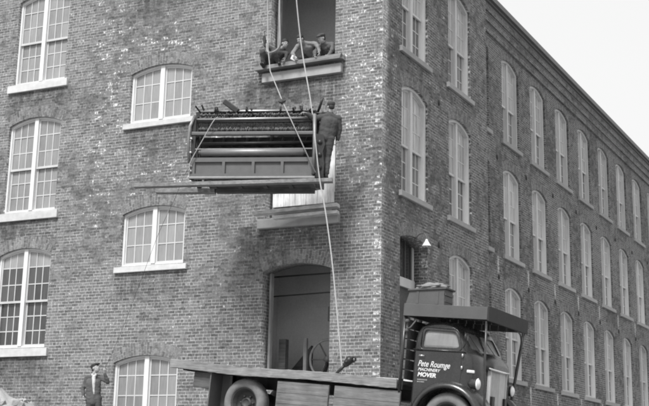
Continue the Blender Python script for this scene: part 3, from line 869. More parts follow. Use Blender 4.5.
# cab body: loft of side profiles with rounded shoulders
Y0C, Y1C = .10, TW - .10
PROF = [(-.50, .72), (-.50, 1.2), (-.50, 1.75), (-.495, 1.98), (-.47, 2.11), (-.41, 2.21), (-.30, 2.285), (-.15, 2.325), (.0, 2.34), (.14, 2.335), (.25, 2.31), (.325, 2.265), (.37, 2.20),
        (.43, 2.10), (.52, 1.95), (.60, 1.81), (.66, 1.775), (.735, 1.72), (.775, 1.6), (.79, 1.4), (.79, 1.1), (.79, .72)]
cx, cz = .1, 1.5
def ring(inset, frontpull):
    out = []
    for x, z in PROF:
        px = x - frontpull * max(0, (x - .3) / .49) if z < 1.83 else x - inset * (1 if x > 0 else -1) * .6
        if x < -.3: px = x + inset
        pz = z - inset * max(0, (z - 1.85) / .5) * 1.1
        out.append((px, pz))
    return out
bm = BM()
secs = [(Y0C + .004, .13, .36), (Y0C, .085, .26), (Y0C + .012, .05, .19), (Y0C + .05, .022, .11), (Y0C + .12, .005, .045), (Y0C + .25, 0, .0)]
secs = secs[1:]
full = secs + [(TW - y, a, b) for y, a, b in secs[::-1]]
rings = [[bm.verts.new((x, y, z)) for x, z in ring(a, b)] for y, a, b in full]
# the upper sides lean in a little
for r in rings:
    for v in r:
        k = max(0, v.co.z - 1.76) * .11
        v.co.y += k * (1 if v.co.y < TW / 2 else -1) * (1 if abs(v.co.y - TW / 2) > .6 else abs(v.co.y - TW / 2) / .6)
n = len(PROF)
for a, b in zip(rings, rings[1:]):
    for k in range(n):
        f = bm.faces.new((a[k], a[(k + 1) % n], b[(k + 1) % n], b[k])); f.smooth = True
bm.faces.new(rings[0]); bm.faces.new(rings[-1][::-1])
bmesh.ops.recalc_face_normals(bm, faces=bm.faces)
cab = obj('cab', bm, M['cab'], truck)
def rounded(pts, r, n=5):
    out = []
    m = len(pts)
    for i in range(m):
        p = Vector(pts[i]); a = (Vector(pts[i - 1]) - p).normalized(); b = (Vector(pts[(i + 1) % m]) - p).normalized()
        for k in range(n + 1):
            t = k / n
            q = p + a * r * (1 - t) ** 2 + b * r * t ** 2
            out.append((q.x, q.y))
    return out
WINP = [(-.318, 1.822), (.425, 1.838), (.318, 2.135), (-.30, 2.15)]
WIN = rounded(WINP, .075)
def cut(target, polys_axis):
    bmc = BM()
    for poly, ax, a, b in polys_axis: prism(bmc, poly, ax, a, b)
    mec = bpy.data.meshes.new('c'); bmc.to_mesh(mec); bmc.free()
    oc = bpy.data.objects.new('c', mec); COL.objects.link(oc)
    md = target.modifiers.new('b', 'BOOLEAN'); md.object = oc; md.operation = 'DIFFERENCE'; md.solver = 'EXACT'
    mats = list(target.data.materials)
    sc = target.parent; 
    return oc, md
def lean(z): return max(0, z - 1.76) * .11
# window pockets (sides) and windscreen pockets, cut with a boolean evaluated here
bmc = BM()
prism(bmc, WIN, 'Y', -.2, Y0C + .10); prism(bmc, WIN, 'Y', TW - Y0C - .10, TW + .2)
WELL = [(.26 + .61 * math.cos(2 * PI * k / 40), .49 + .61 * math.sin(2 * PI * k / 40)) for k in range(40)]
prism(bmc, WELL, 'Y', -.2, .55); prism(bmc, WELL, 'Y', TW - .55, TW + .2)
# windscreens: slanted prisms
sl = Vector((.60 - .37, 0, 1.81 - 2.20)).normalized(); nr = Vector((-sl.z, 0, sl.x)); nr = Vector((.85, 0, .5)).normalized()
base = Vector((.372, 0, 2.20))
def wsp(y, t): return base + sl * t + Vector((0, y, 0))
WS = []
for ya, yb in ((.34, 1.11), (1.19, 1.96)):
    poly = rounded([(ya, .05), (yb, .05), (yb, .40), (ya, .40)], .06)
    WS.append(poly)
    A = [bmc.verts.new(wsp(y, t) + nr * .2) for y, t in poly]; B = [bmc.verts.new(wsp(y, t) - nr * .05) for y, t in poly]
    fs = [bmc.faces.new(A), bmc.faces.new(B[::-1])]
    for i in range(len(poly)): fs.append(bmc.faces.new((A[i], B[i], B[(i + 1) % len(poly)], A[(i + 1) % len(poly)])))
bmesh.ops.recalc_face_normals(bmc, faces=bmc.faces)
mec = bpy.data.meshes.new('cutter'); bmc.to_mesh(mec); bmc.free()
oc = bpy.data.objects.new('cutter', mec); COL.objects.link(oc); oc.parent = truck
md = cab.modifiers.new('b', 'BOOLEAN'); md.object = oc; md.solver = 'EXACT'
bpy.context.view_layer.update()
dg = bpy.context.evaluated_depsgraph_get()
nm = bpy.data.meshes.new_from_object(cab.evaluated_get(dg))
cab.modifiers.clear(); cab.data = nm
bpy.data.objects.remove(oc)
for p in cab.data.polygons: p.use_smooth = True
try: cab.data.set_sharp_from_angle(angle=math.radians(38))
except Exception: pass
def pane(poly, f3, name, parent):
    bm = BM(); lay = bm.faces.layers.float.new('pane')
    f = bm.faces.new([bm.verts.new(f3(*p)) for p in poly]); f[lay] = .7
    # a slight thickness
    bmesh.ops.solidify(bm, geom=bm.faces[:], thickness=.006)
    return obj(name, bm, M['cabglass'], parent)
for s in (0, 1):
    yy = (lambda z: Y0C + .045 + lean(z)) if s == 0 else (lambda z: TW - Y0C - .045 - lean(z))
    pane(WIN, lambda x, z: (x, yy(z), z), 'side_window', cab)
for poly in WS: pane(poly, lambda y, t: wsp(y, t) - nr * .025, 'windscreen', cab)
# raised surround round the side window, belt moulding
for s in (0, 1):
    yy = (lambda z: Y0C + lean(z) - .004) if s == 0 else (lambda z: TW - Y0C - lean(z) + .004)
    big = rounded([(-.318 - .05, 1.822 - .05), (.425 + .06, 1.838 - .05), (.318 + .045, 2.135 + .05), (-.30 - .05, 2.15 + .05)], .1)
    bm = BM(); loop = [(x, yy(z), z) for x, z in big]; tube(bm, loop + [loop[0]], .012, 6, cap=False); obj('window_moulding', bm, M['cab'], cab)
    bm = BM(); y = Y0C - .002 if s == 0 else TW - Y0C + .002
    tube(bm, [(-.49, y, 1.765), (.0, y, 1.772), (.56, y, 1.775)], .016, 6); obj('belt_moulding', bm, M['cab'], cab)
# door: a skin panel standing 6 mm off the side, with handle, hinges and the painted name
def door_poly():
    pts = [(-.43, .78), (-.43, 1.735), (.47, 1.745), (.49, 1.40)]
    arc = [(.26 + .70 * math.cos(math.radians(a)), .50 + .70 * math.sin(math.radians(a))) for a in range(72, 161, 8)]
    return pts + arc + [(-.40, .78)][:0]
for s in (0, 1):
    bm = BM(); y = Y0C if s == 0 else TW - Y0C
    a, b = (y - .009, y + .01) if s == 0 else (y - .01, y + .009)
    prism(bm, door_poly(), 'Y', a, b)
    d = obj('door', bm, M['cab'], cab)
    if s == 0:
        door_l = d
    bm = BM(); yo = y - .045 if s == 0 else y + .045
    tube(bm, [(-.36, y, 1.66), (-.36, yo, 1.66), (-.24, yo, 1.655)], .011, 7); obj('door_handle', bm, M['chrome'], d)
    yo = y - .025 if s == 0 else y + .025
    for z in (1.70, 1.48):
        bm = BM(); lathe(bm, [(0, -.035), (.02, -.03), (.02, .03), (0, .035)], 8, 'Z', (.505, yo, z)); obj('hinge', bm, M['steel'] if s == 0 else M['cab'], d)
def text(body, x, z, size, width, mat, parent, shear=.3, bold=.0):
    cu = bpy.data.curves.new('lettering', 'FONT'); cu.body = body; cu.size = size; cu.shear = shear; cu.extrude = .0015; cu.offset = bold
    tmp = bpy.data.objects.new('t', cu); COL.objects.link(tmp)
    dg = bpy.context.evaluated_depsgraph_get(); me = bpy.data.meshes.new_from_object(tmp.evaluated_get(dg))
    bpy.data.objects.remove(tmp)
    xs_ = [v.co.x for v in me.vertices]; w0 = max(xs_) - min(xs_); x0 = min(xs_)
    for v in me.vertices: v.co = Vector((x + (v.co.x - x0) * width / w0, Y0C - .0115 - v.co.z, z + v.co.y - (v.co.x - x0) * width / w0 * .02))
    me.materials.clear(); me.materials.append(M[mat])
    o = link(bpy.data.objects.new('lettering', me), parent); return o
text('Pete Roumge', -.368, 1.462, .155, .64, 'letter', door_l, .35, .001)
text('MACHINERY', -.36, 1.378, .078, .45, 'letter', door_l, .35, .001)
text('MOVER', -.362, 1.275, .105, .37, 'letter', door_l, .2, .004)
bm = BM()
box(bm, -.372, -.29, Y0C - .0112, Y0C - .0092, 1.645, 1.662); obj('lettering', bm, M['letter_dim'], door_l)
bm = BM()
random.seed(11)
for z, xe in ((1.205, -.16), (1.165, -.22)):
    x = -.36
    while x < xe:
        w = random.uniform(.008, .02); box(bm, x, x + w, Y0C - .0112, Y0C - .0092, z, z + .018); x += w + .008
obj('lettering', bm, M['letter_dim'], door_l)
bm = BM(); tube(bm, [(.50, Y0C + .02, 1.86), (.60, -.05, 1.93), (.60, -.06, 2.0)], .009, 6); lathe(bm, [(0, .59), (.075, .595), (.08, .61), (.0, .625)], 16, 'X', (0, -.06, 2.03)); obj('wing_mirror', bm, M['black'], cab)
for ya in (.72, 1.58):
    bm = BM(); tube(bm, [wsp(ya, .42) + nr * .01, wsp(ya - .2, .12) + nr * .012], .007, 5); obj('wiper', bm, M['black'], cab)
# nose: brow, grille, louvres
def hull(bm, secs_):
    rr = [[bm.verts.new(p) for p in s] for s in secs_]; n = len(rr[0])
    for a, b in zip(rr, rr[1:]):
        for k in range(n): f = bm.faces.new((a[k], a[(k + 1) % n], b[(k + 1) % n], b[k])); f.smooth = True
    bm.faces.new(rr[0]); bm.faces.new(rr[-1][::-1]); bmesh.ops.recalc_face_normals(bm, faces=bm.faces)
bm = BM()
cyy = TW / 2
def nose_sec(x, hw, z0, z1):
    m = 12
    return [(x, cyy + hw * math.cos(PI * k / m), z0 + (z1 - z0) * math.sin(PI * k / m) ** .6) for k in range(m + 1)]
hull(bm, [nose_sec(.55, .60, 1.52, 1.845), nose_sec(.70, .59, 1.50, 1.83), nose_sec(.82, .55, 1.50, 1.78), nose_sec(.88, .50, 1.51, 1.70), nose_sec(.90, .44, 1.52, 1.62)])
obj('bonnet', bm, M['cab'], truck)
bm = BM(); tube(bm, [(.84, cyy - .56, 1.535), (.905, cyy - .45, 1.515), (.925, cyy, 1.505), (.905, cyy + .45, 1.515), (.84, cyy + .56, 1.535)], .02, 8); obj('bonnet_trim', bm, M['chrome'], truck)
bm = BM(); box(bm, .74, .80, cyy - .46, cyy + .46, .62, 1.53)
gr = obj('grille', bm, M['iron'], truck)
bm = BM()
for k in range(19):
    y = cyy - .43 + .86 * k / 18; box(bm, .80, .845 + .03 * (1 - abs(k - 9) / 9), y - .016, y + .016, .64, 1.52)
box(bm, .795, .86, cyy - .47, cyy - .43, .62, 1.53); box(bm, .795, .86, cyy + .43, cyy + .47, .62, 1.53)
obj('grille_bars', bm, M['grille'], gr)
# fenders
def fender(sgn):
    bm = BM(); secs_ = []
    yo = -.02
    for a in range(-12, 178, 8):
        t = math.radians(a); R0, R1 = .60, .76
        if a < 60: R1 = .76 + .10 * ((60 - a) / 72)
        c, s_ = math.cos(t), math.sin(t); cxw, czw = .26, .49
        def pt(r, y): return (cxw + r * c, y if sgn > 0 else TW - y, czw + r * s_)
        secs_.append([pt(R0, .02), pt(R0 + .01, -.015), pt(R0 + .05, -.02), pt(R0 + .10, .02), pt(R1 - .02, .10), pt(R1, .2), pt(R1, .42), pt(R0 + .03, .42), pt(R0 + .03, .06)])
    hull(bm, secs_); return bm
for s in (1, -1): obj('fender', fender(s), M['cab'], truck)
# headlamps, marker lamps
for y in (.17, TW - .17):
    bm = BM(); lathe(bm, [(0, .60), (.05, .62), (.09, .70), (.1, .78), (.1, .81)], 20, 'X', (0, y, 1.21)); beam(bm, (.72, y, 1.0), (.72, y, 1.18), .05, .05)
    h = obj('headlight', bm, M['black'], truck)
    bm = BM(); lathe(bm, [(.1, .795), (.108, .81), (.1, .822)], 22, 'X', (0, y, 1.21)); lathe(bm, [(.1, .812), (.07, .835), (.03, .848), (.0, .85)], 20, 'X', (0, y, 1.21)); obj('lens', bm, M['lens'], h)
bm = BM(); box(bm, .60, .72, Y0C + .01, Y0C + .17, 1.40, 1.455, bev=.015)
for v in bm.verts: v.co.y += (v.co.x - .60) * .75 - .03
obj('marker_light', bm, M['letter'], truck)
bm = BM(); box(bm, .98, 1.06, .08, TW - .08, .42, .60, bev=.02); box(bm, .6, .98, .75, .83, .45, .57); box(bm, .6, .98, 1.47, 1.55, .45, .57); obj('bumper', bm, M['black'], truck)
bm = BM(); box(bm, -.35, .1, -.02, .14, .52, .56); box(bm, -.35, .1, TW - .14, TW + .02, .52, .56); obj('running_board', bm, M['black'], truck)
# canopy rack over the cab
bm = BM(); box(bm, -.71, .955, .0, .045, 2.375, 2.605, bev=.006); box(bm, -.71, .955, TW - .045, TW, 2.375, 2.605, bev=.006); box(bm, -.71, -.665, .046, TW - .046, 2.378, 2.60)
can = obj('canopy_rack', bm, M['canopy'], truck)
bm = BM()
for k in range(9): x = -.66 + k * .175; box(bm, x, x + .168, .046, TW - .046, 2.535, 2.565)
for k in range(3): y = .4 + k * .72; box(bm, -.66, .90, y, y + .06, 2.46, 2.534)
obj('roof_boards', bm, M['wood_dark'], can)
bm = BM(); box(bm, .957, .99, -.005, TW + .005, 2.355, 2.625, bev=.008); obj('fascia_board', bm, M['canopy_dark'], can)
for pts, r in (([(.93, .04, 2.4), (.955, .03, 1.6), (.99, .06, .9), (1.0, .12, .58)], .022),
               ([(.93, TW - .04, 2.4), (.87, TW - .06, 1.9), (.80, TW - .12, 1.15), (.78, TW - .2, .8)], .03),
               ([(-.69, .06, 2.4), (-.69, .06, .95)], .03), ([(-.69, TW - .06, 2.4), (-.69, TW - .06, .95)], .03)):
    bm = BM(); tube(bm, pts, r, 8); obj('post', bm, M['black'], can)
bm = BM(); tube(bm, catmull([(.93, TW - .5, 2.36), (.93, TW - .28, 2.32), (.91, TW - .12, 2.2), (.885, TW - .07, 2.02)], 5), .018, 8); obj('bracket', bm, M['black'], can)
bm = BM()
for k in range(6): z = 1.2 + k * .19; box(bm, -.655, -.615, .05, TW - .05, z, z + .165)
for y in (.07, .75, 1.5, TW - .13): box(bm, -.735, -.656, y, y + .06, 1.0, 2.37)
for z in (2.28, 2.1): lathe(bm, [(0, -.02), (.035, -.015), (.035, .05)], 10, 'Y', (-.63, .02, z))
tube(bm, [(-.64, .03, 2.12), (-.55, .02, 2.16), (-.46, .05, 2.3)], .016, 6)
obj('headboard', bm, M['wood_dark'], truck)

def on_truck(x, y, z): return O + Matrix.Rotation(TH, 3, 'Y') @ Vector((x, y, z))
RT = Euler((0, TH, 0))
def on_t(name, label, cat, bm, mat, smooth=False):
    o = obj(name, bm, mat, None, smooth); o.location = O; o.rotation_euler = RT; return tag(o, label, cat)
crate = empty('wooden_crate', 'low wooden crate with an overhanging lid on the canopy above the truck cab', 'crate', O, RT)
bm = BM()
prism(bm, [(-.705, 2.61), (.07, 2.61), (.055, 2.915), (-.64, 2.855)], 'Y', .06, .50)
obj('body', bm, M['canopy'], crate)
bm = BM(); prism(bm, [(-.67, 2.853), (.10, 2.918), (.10, 2.945), (-.67, 2.88)], 'Y', .03, .53); obj('lid', bm, M['wood_dark'], crate)
for z in (2.68, 2.8): bm = BM(); box(bm, .066, .078, .08, .48, z, z + .04); obj('batten', bm, M['canopy'], crate)
for x in (-.5, -.1): bm = BM(); box(bm, x, x + .05, .052, .06, 2.615, 2.86); obj('batten', bm, M['canopy'], crate)
bm = BM()
r = bmesh.ops.create_icosphere(bm, subdivisions=4, radius=1.0)
for v in r['verts']:
    q = v.co.copy(); k = 1 + .28 * mn.noise(q * 2.3) + .16 * mn.noise(q * 5.5 + Vector((3, 1, 0)))
    v.co = Vector((-.29 + q.x * .31 * k, .28 + q.y * .22 * k, 2.955 + .03 * q.x + max(q.z, -.5) * .085 * k))
on_t('tarp_bundle', 'crumpled pale canvas bundle lying on the crate lid above the truck', 'bundle', bm, M['canvas'], True)
bm = BM(); beam(bm, (-1.62, 1.05, 1.215), (-.80, 1.15, 1.225), .14, .045, bev=.005)
on_t('plank', 'short pale plank lying on the truck bed close behind the cab', 'plank', bm, M['wood_light'])
bm = BM(); 
for k in range(5): beam(bm, (-2.66 + .05 * k, .75 + .05 * k, 1.195 + .008 * k), (-2.30 + .03 * k, .85 + .03 * k, 1.2 + .008 * k), .08, .012)
on_t('wood_scraps', 'few pale wood scraps at the near edge of the truck bed', 'scraps', bm, M['paper'])
bar = empty('pinch_bar', 'dark iron pinch bar with a thick roller head leaning up from the truck bed', 'tool', on_truck(-2.545, 1.0, 1.2), (0, 0, 0))
bm = BM(); tube(bm, [(-.0, .0, .0), (.24, .05, .235)], [.024, .034], 8); obj('handle', bm, M['iron'], bar)
bm = BM(); tube(bm, [(.20, .04, .19), (.235, .05, .225), (.30, .06, .30), (.345, .07, .335), (.36, .07, .35)], [.04, .062, .085, .075, .035], 10)
tube(bm, [(.27, -.04, .26), (.29, .16, .29)], .03, 8); tube(bm, catmull([(.35, .07, .34), (.41, .07, .37), (.43, .08, .31), (.38, .08, .27)], 4), .02, 7); obj('head', bm, M['iron'], bar, True)

# ------------------------------------------------------------------ things inside the street-level doorway
bm = BM(); box(bm, -3.0, -2.82, .8, .95, 2.93, 4.08); box(bm, -3.0, -2.82, .795, .8, 3.0, 3.5)
tag(obj('cabinet', bm, M['wood_dark']), 'narrow dark cabinet standing just inside the street level doorway', 'cabinet')
bm = BM(); prism(bm, [(-3.3, 3.2), (-2.55, 4.0), (-2.55, 2.93), (-3.3, 2.93)], 'Y', 1.6, 1.7)
tag(obj('stair_stringer', bm, M['wood_dark']), 'dark sloping stair side rising inside the street level doorway', 'stair')
bm = BM(); box(bm, -2.50, -2.42, 1.1, 1.18, 2.93, 4.12)
tag(obj('wooden_post', bm, M['wood_v']), 'thin upright wooden post inside the street level doorway', 'post')
wh = empty('iron_wheel', 'spoked iron handwheel on an axle inside the street level doorway', 'wheel', (-1.9, 1.2, 3.62))
bm = BM()
ringp = [(.46 * math.cos(2 * PI * k / 40), 0, .46 * math.sin(2 * PI * k / 40)) for k in range(41)]; tube(bm, ringp, .03, 8, cap=False); obj('rim', bm, M['wood_v'], wh)
bm = BM()
for k in range(6): a = 2 * PI * k / 6; tube(bm, [(0, 0, 0), (.45 * math.cos(a), 0, .45 * math.sin(a))], .018, 6)
lathe(bm, [(0, -.08), (.07, -.08), (.07, .08), (0, .08)], 12, 'Y'); obj('spokes', bm, M['iron_panel'], wh)
bm = BM(); beam(bm, (-.3, .1, -.69), (0, .1, 0), .06, .06); beam(bm, (.3, .1, -.69), (0, .1, 0), .06, .06); obj('stand', bm, M['iron'], wh)
bm = BM(); tube(bm, [(-1.95, 1.5, 6.3), (-1.95, 1.5, 4.9)], .02, 6); box(bm, -2.03, -1.87, 1.43, 1.57, 4.55, 4.9); tube(bm, [(-3.89, 1.5, 5.70), (-.54, 1.5, 5.74)], .02, 6); tube(bm, [(-3.89, 1.55, 5.22), (-.54, 1.55, 5.3)], .018, 6)
tag(obj('hanging_tackle', bm, M['iron_grey']), 'dark iron tackle hanging from the beam inside the street level doorway', 'tackle')

# ------------------------------------------------------------------ people
def blob(prims, voxel=.014, smooth=4, fold=0.0):
    """closed skin grown over tapered limbs and ellipsoids"""
    bm = BM()
    for p in prims:
        if p[0] == 'c':
            a, ra, b, rb = Vector(p[1]), p[2], Vector(p[3]), p[4]
            for c, r in ((a, ra), (b, rb)):
                bmesh.ops.create_uvsphere(bm, u_segments=14, v_segments=9, radius=r, matrix=Matrix.Translation(c))
            tube(bm, [a, b], [ra, rb], 14)
        else:
            c, r3 = Vector(p[1]), p[2]; R = p[3] if len(p) > 3 else Matrix.Identity(3)
            bmesh.ops.create_uvsphere(bm, u_segments=18, v_segments=12, radius=1.0, matrix=Matrix.Translation(c) @ R.to_4x4() @ Matrix.Diagonal((*r3, 1)))
    me = bpy.data.meshes.new('b'); bm.to_mesh(me); bm.free()
    o = bpy.data.objects.new('b', me); COL.objects.link(o)
    m = o.modifiers.new('r', 'REMESH'); m.mode = 'VOXEL'; m.voxel_size = voxel
    m = o.modifiers.new('s', 'SMOOTH'); m.iterations = smooth; m.factor = .5
    dg = bpy.context.evaluated_depsgraph_get(); me2 = bpy.data.meshes.new_from_object(o.evaluated_get(dg))
    bpy.data.objects.remove(o); bpy.data.meshes.remove(me)
    if fold:
        nn = [v.normal.copy() for v in me2.vertices]
        for v, q in zip(me2.vertices, nn):
            c = v.co
            k = mn.noise(Vector((c.x * 7, c.y * 7, c.z * 11 + 2 * c.x))) + .6 * mn.noise(Vector((c.x * 18 + 4, c.y * 18, c.z * 26)))
            v.co = c + q * (fold * (k - .15))
    for p in me2.polygons: p.use_smooth = True
    return me2
def blob_obj(name, prims, mat, parent, voxel=.014, smooth=4, fold=0.0):
    me = blob(prims, voxel, smooth, fold); me.materials.clear(); me.materials.append(M[mat])
    return link(bpy.data.objects.new(name, me), parent)
def frame_from(fwd, up=(0, 0, 1)):
    f = Vector(fwd).normalized(); s = f.cross(Vector(up)).normalized(); u = s.cross(f)
    return Matrix(((s.x, f.x, u.x), (s.y, f.y, u.y), (s.z, f.z, u.z)))      # local x right, y forward, z up
def hand_prims(w, d, palm_n, curl=.5, side=1):
    """w wrist, d direction of fingers, palm_n palm normal"""
    w = Vector(w); d = Vector(d).normalized(); n = Vector(palm_n); n = (n - d * n.dot(d)).normalized(); s = d.cross(n) * side
    P = []
    k = w + d * .085
    for q in (-.03, -.01, .01, .03): P.append(('c', w + s * q * .6 + d * .01, .016, k + s * q, .0135))
    for q, L in zip((-.031, -.0105, .0105, .031), (.058, .075, .08, .07)):
        a = k + s * q; b = a + (d * math.cos(curl * .6) + n * math.sin(curl * .6)) * L * .5
        e = b + (d * math.cos(curl * 1.6) + n * math.sin(curl * 1.6)) * L * .5
        P += [('c', a, .0105, b, .0095), ('c', b, .0095, e, .008)]
    t0 = w + d * .025 + s * .03; t1 = t0 + (s * .8 + d * .7 + n * .3).normalized() * .045; t2 = t1 + (d + n * .5 + s * .15).normalized() * .035
    P += [('c', t0, .015, t1, .0115), ('c', t1, .011, t2, .009)]
    return P
def person(name_label, loc, rotz, J, slim=.9, size=1.0, top='cloth_dark', legs='cloth_dark', hat=None, hair='hair', face=(0, -1, 0), shirt=False, coat_len=0.0, group=None, sleeves=1.0):
    """J joints in the person's frame: head, neck, chest, pelvis, shoulders s0 s1, elbows e0 e1, wrists w0 w1, hips h0 h1, knees k0 k1, ankles a0 a1, toes t0 t1"""
    root = None
    V_ = {k: Vector(v) for k, v in J.items() if k != 'curl'}
    F = frame_from(face); H = V_['head']
    def hp(x, y, z): return H + F @ Vector((x, y, z))
    prims = [('e', hp(0, -.01, .025), (.073, .092, .088), F), ('e', hp(0, .02, -.045), (.056, .066, .062), F), ('c', hp(0, .055, -.085), .022, hp(0, .02, -.06), .04),
             ('c', hp(0, .086, .015), .009, hp(0, .108, -.018), .0135), ('c', hp(-.03, .078, .03), .011, hp(.03, .078, .03), .011), ('c', hp(-.022, .083, -.058), .008, hp(.022, .083, -.058), .008),
             ('e', hp(.074, -.005, .0), (.011, .022, .032), F), ('e', hp(-.074, -.005, .0), (.011, .022, .032), F), ('c', hp(.036, .066, -.018), .018, hp(.02, .072, -.04), .015), ('c', hp(-.036, .066, -.018), .018, hp(-.02, .072, -.04), .015),
             ('c', V_['neck'], .056, hp(0, -.02, -.06), .052)]
    mid = (V_['chest'] + V_['pelvis']) / 2
    prims += [('c', V_['neck'], .05, V_['chest'], .085), ('c', V_['chest'], .09, mid, .085), ('c', mid, .085, V_['pelvis'], .09), ('c', V_['s0'], .042, V_['s1'], .042)]
    for i in '01':
        prims += [('c', V_['s' + i], .042, V_['e' + i], .038), ('c', V_['e' + i], .036, V_['w' + i], .026)]
        prims += [('c', V_['h' + i], .08, V_['k' + i], .055), ('c', V_['k' + i], .052, V_['a' + i], .036), ('c', V_['a' + i], .036, V_['t' + i], .03)]
        d = (V_['w' + i] - V_['e' + i]); prims += hand_prims(V_['w' + i], J.get('hd' + i, d), J.get('hn' + i, (0, -1, 0)), J.get('curl', .7), 1 if i == '0' else -1)
    root = blob_obj('person', prims, 'skin', None, .0105, 3)
    root.location = loc; root.rotation_euler = (0, 0, rotz); root.scale = (size,) * 3
    tag(root, name_label, 'person', group)
    # clothes
    C = []
    up = (V_['neck'] - V_['pelvis']).normalized()
    C += [('c', V_['s0'] + up * .0, .075, V_['s1'], .075), ('c', V_['chest'], .145, mid, .138), ('c', mid, .138, V_['pelvis'], .145), ('c', V_['neck'] - up * .05, .075, V_['chest'], .13)]
    sd = (V_['s1'] - V_['s0']).normalized()
    C += [('c', V_['neck'] - up * .06 - Vector((0, 0, 0)), .085, V_['neck'] + up * .015, .072), ('c', V_['neck'] - up * .03, .085, V_['s0'] - up * .01, .06), ('c', V_['neck'] - up * .03, .085, V_['s1'] - up * .01, .06)]
    C += [('c', V_['chest'] - sd * .07, .125, V_['pelvis'] - sd * .06, .125), ('c', V_['chest'] + sd * .07, .125, V_['pelvis'] + sd * .06, .125)]
    for i in '01':
        C += [('c', V_['s' + i], .072, V_['e' + i], .06), ('c', V_['e' + i], .058, V_['e' + i].lerp(V_['w' + i], .93 * sleeves), .044)]
    if coat_len > 0:
        C += [('c', V_['pelvis'] - sd * .08, .125, V_['pelvis'] - sd * .09 - up * coat_len, .12), ('c', V_['pelvis'] + sd * .08, .125, V_['pelvis'] + sd * .09 - up * coat_len, .12), ('c', V_['pelvis'], .14, V_['pelvis'] - up * coat_len, .14)]
    C = [(q[0], q[1], q[2] * slim, q[3], q[4] * slim) for q in C]
    blob_obj('coat' if coat_len > 0 else 'shirt', C, top, root, .014, 2, .011)
    T = [('c', V_['pelvis'] + up * .03, .135, V_['pelvis'], .14)]
    for i in '01':
        T += [('c', V_['h' + i], .105, V_['k' + i], .08), ('c', V_['k' + i], .078, V_['a' + i] + (V_['k' + i] - V_['a' + i]) * .06, .066)]
    T += [('c', V_['h0'], .11, V_['h1'], .11)]
    T = [(q[0], q[1], q[2] * slim, q[3], q[4] * slim) for q in T]
    blob_obj('trousers', T, legs, root, .015, 2, .011)
    for i in '01':
        blob_obj('boot', [('c', V_['a' + i], .052, V_['a' + i] - (V_['k' + i] - V_['a' + i]).normalized() * .06, .05), ('c', V_['a' + i] - (V_['k' + i] - V_['a' + i]).normalized() * .05, .048, V_['t' + i], .04)], 'leather', root, .014, 3)
    if hair:
        blob_obj('hair', [('e', hp(0, -.016, .056), (.082, .094, .08), F), ('e', hp(0, -.055, .0), (.07, .06, .07), F)], hair, root, .012, 2)
    if hat:
        blob_obj('cap', [('e', hp(0, -.02, .085), (.092, .115, .05), F), ('e', hp(0, .09, .068), (.07, .06, .014), F), ('e', hp(0, -.03, .06), (.085, .1, .05), F)], hat, root, .012, 2)
    if shirt:
        fr = Vector(J.get('front', (0, -1, 0))).normalized()
        a = V_['neck'] + fr * .075 - up * .01; b = V_['chest'] + fr * .135; c = V_['pelvis'].lerp(V_['chest'], .25) + fr * .14
        blob_obj('shirt_collar', [('c', a - sd * .045 + up * .02, .028, a - up * .06, .03), ('c', a + sd * .045 + up * .02, .028, a - up * .06, .03)], 'shirt', root, .01, 2)
        blob_obj('shirt_front', [('c', a - fr * .012 - up * .03, .05, b - fr * .03, .045), ('c', b - fr * .03, .045, c - fr * .03, .022)], 'shirt', root, .01, 2, .006)
    return root

CAMROT = .47
# the man by the wall with the tag line: x to the right of the picture, y away, z up
person('man in dark open coat, white shirt and cap by the wall, holding the tag line', (-7.10, -.80, 1.72), CAMROT, dict(
    head=(-.01, -.02, 1.615), neck=(-.05, 0, 1.46), chest=(-.045, 0, 1.27), pelvis=(-.02, 0, .93), s0=(-.21, .02, 1.40), s1=(.12, .03, 1.41),
    e0=(-.29, .02, 1.13), w0=(-.255, -.05, .95), hd0=(.02, -.05, -.1), hn0=(.8, 0, 0), e1=(.30, -.03, 1.30), w1=(.225, -.10, 1.50), hd1=(.0, -.02, .1), hn1=(-.7, .6, 0), curl=1.4,
    h0=(-.10, 0, .90), h1=(.09, 0, .90), k0=(-.11, -.04, .50), k1=(.13, -.06, .50), a0=(-.11, .03, .09), a1=(.17, .02, .09), t0=(-.12, -.12, .03), t1=(.2, -.12, .03), front=(.25, -1, 0)),
    top='cloth_coat', legs='cloth_dark', hat='hair', face=(.72, -.55, .42), shirt=True, coat_len=.09)
# the rigger riding the skid at the loom's right-hand end, back turned
sk = on_loom((3.12, .12, .045))
person('rigger in dark work clothes riding the loom, standing with his back turned at its end', sk, CAMROT, dict(
    head=(.075, -.02, 1.63), neck=(.06, 0, 1.47), chest=(.05, 0, 1.28), pelvis=(-.02, .02, .93), s0=(-.15, .0, 1.40), s1=(.25, .0, 1.38),
    e0=(-.30, -.06, 1.34), w0=(-.46, -.12, 1.45), hd0=(-.1, 0, .02), hn0=(0, 0, -1), e1=(.28, .06, 1.12), w1=(.24, .1, .90), hn1=(-1, 0, 0), curl=1.0,
    h0=(-.11, 0, .90), h1=(.07, 0, .90), k0=(-.13, .03, .48), k1=(.02, .04, .48), a0=(-.13, -.01, .09), a1=(-.0, -.01, .09), t0=(-.15, .13, .03), t1=(.02, .13, .03)),
    top='cloth_dark', legs='cloth_dark', hat='cloth_dark', face=(-.35, .93, .0), slim=1.08)
